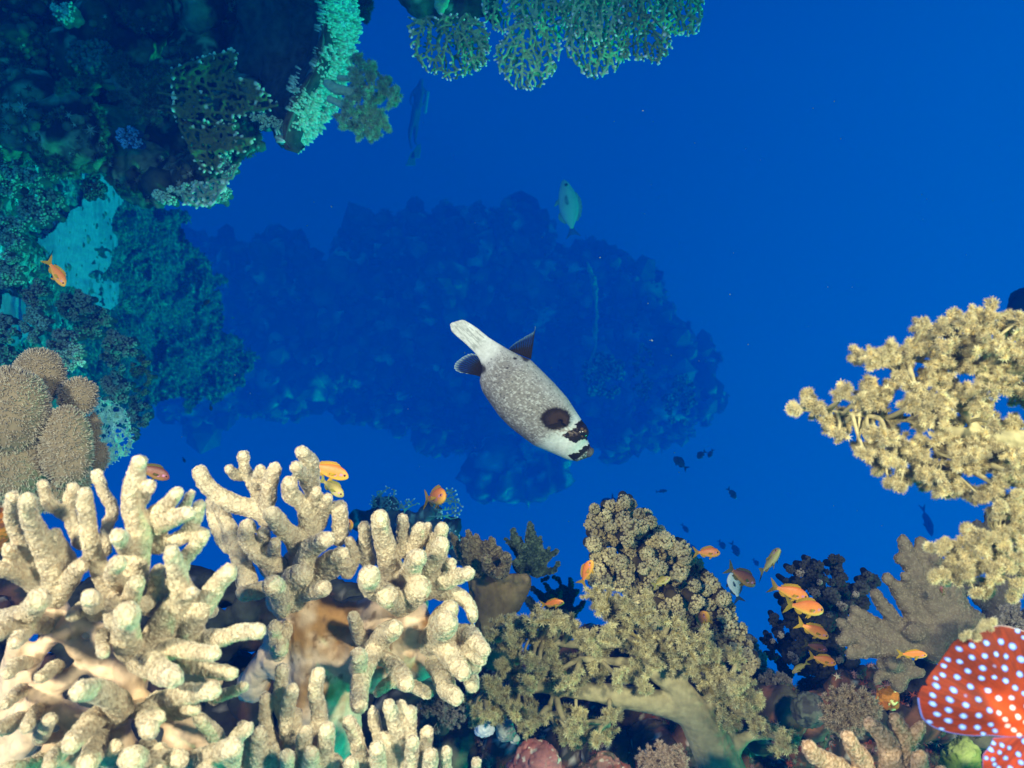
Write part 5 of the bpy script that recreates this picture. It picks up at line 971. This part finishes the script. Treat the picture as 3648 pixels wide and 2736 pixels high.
BK = ((.012, .014, .02), (.02, .022, .03), (.03, .035, .04), (.01, .012, .02), (.02, .02, .03), (.01, .012, .02))
bf = fish_build('dark_reef_fish', 'dark fish silhouette nose up left, left one of the pair above the cauliflower coral', 'chromis', BK, 'dark fish silhouettes in the blue water')
pose(bf, (2400, 1628), (2448, 1672), 7, .0, (1, 0, 1), None, 1)
for lab, a in (('dark fish silhouette tilted down left, in the middle of three above the cauliflower coral', ((2484, 1632), (2514, 1606), 7.5, .0, (-1, 0, 1), None, 1.1)),
    ('dark fish silhouette farthest right of three above the cauliflower coral', ((2524, 1630), (2540, 1600), 8, .0, (-1, 0, .3), None, 1)),
    ('dark fish silhouette pointing down right, below the three', ((2622, 1776), (2592, 1738), 7.5, .0, (.6, 0, .5), None, .9)),
    ('faint thin dark fish level above the cauliflower coral', ((2378, 1748), (2336, 1752), 11, .0, (0, 0, 1), None, .6)),
    ('faint dark fish silhouette between the bright orange fish and the two dark ones above', ((2452, 1898), (2428, 1866), 12, .0, (1, 0, .5), None, .8)),
    ('faint oval dark fish right behind the lone orange fish', ((2632, 1982), (2604, 1930), 11, .0, (1, 0, .4), None, .9)),
    ('faint round dark fish just above the lone orange fish', ((2582, 1956), (2560, 1924), 12, .0, (1, 0, .4), None, 1.0)),
    ('faint dark fish close to the right shoulder of the cauliflower coral', ((2478, 1972), (2446, 1930), 13, .0, (1, 0, .4), None, .9)),
    ('faint small dark fish between the yellow rising fish and the purple brown one', ((2702, 2016), (2682, 1990), 13, .0, (1, 0, .5), None, .9)),
    ('long faint dark fish hanging vertically beneath the big yellow soft coral', ((3320, 1910), (3284, 1800), 14.0, .3, (1, 0, .2), None, .55)),
    ('small dark fish over the fading slope, upper left of the puffer', ((748, 1068), (718, 1092), 4, .0, (0, 0, 1), None, 1)),
    ('tiny dark fish in blue water above the cream fingers, upper of two', ((752, 1464), (750, 1440), 4, .0, (1, 0, 0), None, 1)),
    ('tiny dark fish in blue water above the cream fingers, lower of two', ((660, 1648), (650, 1628), 5, .0, (1, 0, 0), None, .9)),
    ('dark fish blurred against blue water just over the top of the cauliflower coral', ((2142, 1810), (2190, 1770), 6, .0, (.4, 0, 1), None, 1.2)),
    ('large dark fish cut off by the right edge above the yellow soft coral', ((3596, 1150), (3760, 1000), 4, .0, (-.5, 0, 1), None, 1.15))):
    o = copy_tree(bf); o['label'] = lab; pose(o, *a)

# ---------------------------------------------------------------- spotted coral grouper, tail towards the camera
CRH = crop(3200, 2180, 2.984); DH = .44
spots = [tuple(float(v) for v in t.split(',')) for t in '''1097,320,48 1217,368,55 1270,205,36 1325,270,30 937,330,45 797,365,42 688,418,40 910,462,42 1030,442,40 1140,468,42 1300,500,55 797,492,42 607,558,36 702,558,38 897,597,48 1113,587,50 1283,657,50 575,632,36 777,652,42 1007,685,36 1117,717,44 560,728,38 687,732,45 900,712,42 1217,790,46 497,770,32 803,817,46 490,845,46 640,867,48 967,842,45 1315,855,40 1068,917,42 1187,902,40 867,940,42 450,947,40 595,967,48 740,1005,46 1205,1010,42 963,1042,42 1330,985,30 1055,1065,36 450,1040,45 587,1082,48 723,1128,48 860,1103,44 1118,1130,40 1253,1102,42 495,1152,45 600,1208,50 735,1262,50 870,1247,46 990,1200,42 1155,1205,40 1330,1160,35 1220,1250,38 1275,1305,42 1040,1270,38 930,1315,35 1330,1370,45 555,1325,35 445,1260,35 1000,1385,34 1080,1400,36 1160,1430,38 965,1450,40 1055,1475,38 1265,1505,42 915,1535,34 985,1550,38 1130,1545,42 1285,1585,38 1010,1610,38 1060,1650,35 1180,1650,36 1420,600,44 1440,760,44 1420,900,40 1450,1060,44 1420,1240,44 1460,1400,44 1400,1520,40 1380,1660,44 1540,1300,46 1560,1480,46 1520,1640,46'''.split()]
faint = [(1005, 563, 26), (747, 912, 24)]
SPA = np.array(spots + faint)
def spotcol(X, Y, base, onbody):
    c = np.array(base, float).copy() if np.ndim(base) == 2 else np.tile(base, (len(X), 1))
    wx = X + (fbm(np.stack([X, Y, X * 0], 1) / 18, 2, 3) - .5) * 9; wy = Y + (fbm(np.stack([X, Y, X * 0 + 5], 1) / 18, 2, 4) - .5) * 9
    for k, (a, b, r) in enumerate(SPA):
        dx, dy = wx - a, wy - b; u = (dx * .80 + dy * .60) / (r * .88); v = (-dx * .60 + dy * .80) / (r * .72); q = np.hypot(u, v); m = (1 - sstep(.78, 1.02, q)) * (1 if k < len(spots) else .35)
        rimc = mix((.10, .22, .70), (.12, .22, .66), np.zeros(len(X))); corec = mix((.36, .56, .86), (.85, .62, .60), onbody); c = mix(c, (.10, .01, .01), (1 - sstep(1.0, 1.25, q)) * .35 * (k < len(spots))); c = mix(c, mix(rimc, corec, 1 - sstep(.35, .85, q) * (1 - onbody)), m)
    return c
def fanplate(root, name, outline, cen, d, th, bend, nr=70, nt=420, cf=CRH, sc=2.984, rays=64, c0=(.25, .034, .006), c1=(.17, .028, .008), edge=(.10, .25, .75), orange=True):
    O = resample(np.array([[x, y, 0, 0] for x, y in outline + [outline[0]]], float), 14)[:-1, :2]; seg = np.r_[0, np.cumsum(np.linalg.norm(np.diff(np.vstack([O, O[:1]]), axis=0), axis=1))]; tt = np.linspace(0, seg[-1], nt, endpoint=False)
    Oc = np.vstack([O, O[:1]]); E = np.stack([np.interp(tt, seg, Oc[:, 0]), np.interp(tt, seg, Oc[:, 1])], 1); rr = np.linspace(0, 1, nr) ** .8
    XY = np.array(cen) + (E[None] - np.array(cen)) * rr[:, None, None]; X, Y = XY[..., 0].ravel(), XY[..., 1].ravel(); RR = np.repeat(rr, nt)
    base_pt = np.array((1500., 1180.)); ang = np.arctan2(Y - base_pt[1], X - base_pt[0]); dist = np.hypot(X - base_pt[0], Y - base_pt[1]); ray = np.abs(np.sin(ang * rays)) ** .7
    dz = bend * ((X - 1300) / 900) ** 2 + .0016 * np.sin(ang * 9) * np.clip(dist / 900, 0, 1); px, py = cf(X, Y); u = d / FPX / sc
    ob = (1 - sstep(90, 300, np.abs((Y - 1050) - (X - 1100) * 1.05 + (Y - 1050) * .0) / 1.45 + np.clip(1150 - X, 0, 999) * .9)) if orange else np.zeros(len(X))
    n = fbm(np.stack([ang * 20, dist / 160, ang * 0], 1), 3, 8); c = mix(c0, c1, sstep(.35, .65, n)); c = mix(c, np.array(c0) * .55, (ray < .35) * .6); c = mix(c, (.58, .07, .006), np.clip(ob, 0, 1)); c = mix(c, (.45, .06, .012), (1 - ob) * sstep(600, 350, dist) * .6) if orange else c
    c = spotcol(X, Y, c, np.clip(ob, 0, 1)); c = mix(c, edge, sstep(.975, .992, RR) * (.75 if orange else .4) * (Y > 1000)); c = mix(c, (.6, .6, .6), sstep(.98, .995, RR) * .6 * (Y < 300))
    o = MB(); V0 = []
    for s in (-1, 1):
        hh_ = th * (1 - RR ** 6 * .9) * (.94 + .06 * ray); V = np.stack([(px - 1824) / FPX * d, d + dz + s * hh_, (1368 - py) / FPX * d], 1); b0 = o.n
        i = np.arange(nr - 1)[:, None] * nt; j = np.arange(nt)[None]; k = (j + 1) % nt; F = np.stack([i + j, i + nt + j, i + nt + k, i + k], -1).reshape(-1, 4); o.add(V, F if s < 0 else F[:, ::-1], c); V0.append(b0)
    a, b = V0; e0 = (nr - 1) * nt + np.arange(nt); e1 = (nr - 1) * nt + (np.arange(nt) + 1) % nt; o.F4.append(np.stack([a + e0, b + e0, b + e1, a + e1], 1)); return o.build(name, M_tail, root)
gp = thing('coral_grouper', P(3900, 2900, .5), 'red orange grouper tail with pale blue spots pushing in at the bottom right corner', 'fish')
fanplate(gp, 'tail_fin', [(1000, 178), (1100, 152), (1230, 172), (1400, 230), (1560, 420), (1680, 700), (1720, 1000), (1640, 1260), (1400, 1330), (1200, 1330), (1000, 1330), (900, 1345), (760, 1358), (600, 1350), (470, 1312), (385, 1240), (345, 1130), (325, 1020), (335, 950), (372, 872), (418, 862), (405, 820), (450, 740), (530, 620), (600, 460), (650, 345), (760, 275), (870, 225)], (1150, 800), DH, .0016, .012)
fanplate(gp, 'anal_fin', [(1010, 1340), (960, 1420), (890, 1500), (880, 1560), (900, 1700), (980, 1850), (1200, 1950), (1500, 1900), (1650, 1700), (1600, 1450), (1400, 1330), (1200, 1320)], (1250, 1600), DH - .012, .0014, .0, 40, 260, orange=False, c0=(.42, .05, .012), c1=(.26, .036, .012))
mb = MB(); bl = [(1180, 1100, 60), (1300, 1210, 110), (1450, 1360, 170), (1650, 1560, 260), (1900, 1800, 360), (2300, 2150, 440), (2750, 2550, 400), (3100, 2850, 250)]
p4 = resample(np.array([[*P(*CRH(x, y), DH + .004 + k * .014), r / 2.984 / FPX * DH] for k, (x, y, r) in enumerate(bl)]), .004); V, F, F3 = tube(p4, 90)
cy_ = np.array([DH + .004 + k * .014 for k in range(8)]); V[:, 1] = V[:, 1]; px = V[:, 0] / V[:, 1] * FPX + 1824; py = 1368 - V[:, 2] / V[:, 1] * FPX; X = (px - 3200) * 2.984; Y = (py - 2180) * 2.984
bc = mix((.62, .07, .006), (.78, .12, .008), fbm(V * 60, 3, 3)); mb.add(V, F, spotcol(X, Y, bc, np.ones(len(X)))); mb.F3.append(F3); mb.build('body', M_tail, gp)
rt = thing('polyp_sprig', P(3500, 2225, .44), 'pale yellow polyp sprig lying along the upper rim of the spotted tail', 'coral')
soft_tree(rt, '650,265,10 760,220,12 860,160,14 960,110,14', cl('670,270,20 740,235,20 800,215,22 850,170,26 900,150,26 950,120,28 990,100,24 840,260,20 960,160,20'), CRH, 2.984, .432, .004, (.5, .42, .2), (.95, .88, .6), (.7, .6, .35), .0012, twigs=5, per=6)

# ---------------------------------------------------------------- far diver
DD = 19.0; CRV = crop(1350, 200, 3.317)
dv = thing('person', P(1470, 420, DD), 'distant scuba diver in a dark suit swimming upright in the blue, barely visible', 'person')
mb = MB()
def bodyseg(pts): add_tube(mb, resample(np.array([[*P(*CRV(x, y), DD + dz), r / 3.317 / FPX * DD] for x, y, r, dz in pts]), .04), (.02, .022, .03), 12)
bodyseg([(500, 300, 26, 0), (490, 345, 36, 0)]); bodyseg([(488, 340, 20, 0), (480, 380, 52, 0), (470, 460, 60, 0), (455, 560, 50, 0), (440, 640, 54, 0)])
bodyseg([(455, 640, 46, .05), (440, 780, 36, .05), (430, 900, 28, .1), (425, 1010, 16, .1), (440, 1040, 13, .1)]); bodyseg([(425, 640, 44, -.05), (400, 770, 34, -.05), (370, 880, 27, -.1), (365, 1000, 16, -.1), (385, 1090, 13, -.1)])
bodyseg([(520, 385, 24, .1), (560, 450, 18, .1), (540, 540, 14, .1), (500, 600, 13, .1)]); bodyseg([(440, 390, 24, -.1), (390, 450, 18, -.1), (370, 540, 14, -.1), (410, 600, 13, -.1)])
V, N, F = remesh(mb, .022, 4); mb = MB(); mb.add(V, F, mix((.07, .08, .10), (.12, .13, .15), fbm(V * 3, 2, 2))); mb.build('body', M_suit, dv)
def prt(nm, pts, col, k=10):
    m = MB(); add_tube(m, resample(np.array([[*P(*CRV(x, y), DD + dz), r / 3.317 / FPX * DD] for x, y, r, dz in pts]), .04), col, k); m.build(nm, M_suit, dv)
prt('air_tank', [(575, 430, 20, -.12), (560, 540, 22, -.12), (545, 660, 20, -.12)], (.35, .4, .42)); prt('hood', [(505, 285, 22, 0), (500, 310, 26, 0)], (.12, .14, .15))
for nm, ln in (('fin', [(478, 1040), (465, 1075), (445, 1130), (425, 1200)]), ('fin', [(400, 1130), (390, 1180), (385, 1230), (375, 1290)])):
    m = MB(); L = [P(*CRV(*q), DD - .1) for q in ln]; wd = [.03, .06, .09, .11]; VV = []
    for q, w_ in zip(L, wd): VV += [q + [w_, 0, .0], q + [-w_, 0, 0], q + [-w_, .03, 0], q + [w_, .03, 0]]
    FF = [(a * 4 + b, a * 4 + (b + 1) % 4, a * 4 + 4 + (b + 1) % 4, a * 4 + 4 + b) for a in range(3) for b in range(4)] + [(0, 1, 2, 3), (12, 13, 14, 15)]; m.add(VV, FF, (.26, .36, .12)); m.build(nm, M_suit, dv, smooth=False)

# drifting particles
mb = MB(); n = 90
xy = np.stack([R.uniform(600, 3600, n), R.uniform(350, 2000, n)], 1); dd_ = R.uniform(.7, 3.0, n); Q = np.array([P(x, y, d) for (x, y), d in zip(xy, dd_)])
inst(mb, ICO[1][0] * [1, .7, 1.6], ICO[1][1], Q, R.normal(size=(n, 3)), .00048 * np.exp(R.normal(size=n) * .4) * dd_, lambda N: np.tile((.3, .36, .36), (N, 42 if len(ICO[1][0]) == 42 else len(ICO[1][0]), 1)))
tag(mb.build('drifting_specks', M_polyp), 'pale specks of plankton drifting in the open water', 'plankton', kind='stuff')
# ---------------------------------------------------------------- the water itself
hz = bpy.data.materials.new('sea_water_volume'); hz.use_nodes = True; t = hz.node_tree; t.nodes.clear()
pv = t.nodes.new('ShaderNodeVolumePrincipled'); mo = t.nodes.new('ShaderNodeOutputMaterial'); t.links.new(pv.outputs[0], mo.inputs['Volume'])
pv.inputs['Color'].default_value = (0.0, 0.065, 0.42, 1); pv.inputs['Absorption Color'].default_value = (0.02, 0.70, 0.95, 1); pv.inputs['Density'].default_value = 0.11; pv.inputs['Anisotropy'].default_value = 0.0
x0, x1, y0, y1, z0, z1 = -26, 26, -1.2, 46, -18, 18
mb = MB(); mb.add([(x, y, z) for x in (x0, x1) for y in (y0, y1) for z in (z0, z1)], [(0, 1, 3, 2), (4, 6, 7, 5), (0, 4, 5, 1), (2, 3, 7, 6), (0, 2, 6, 4), (1, 5, 7, 3)], (1, 1, 1))
tag(mb.build('haze', hz, smooth=False), 'clear blue sea water that fades everything far away', 'water', kind='stuff')
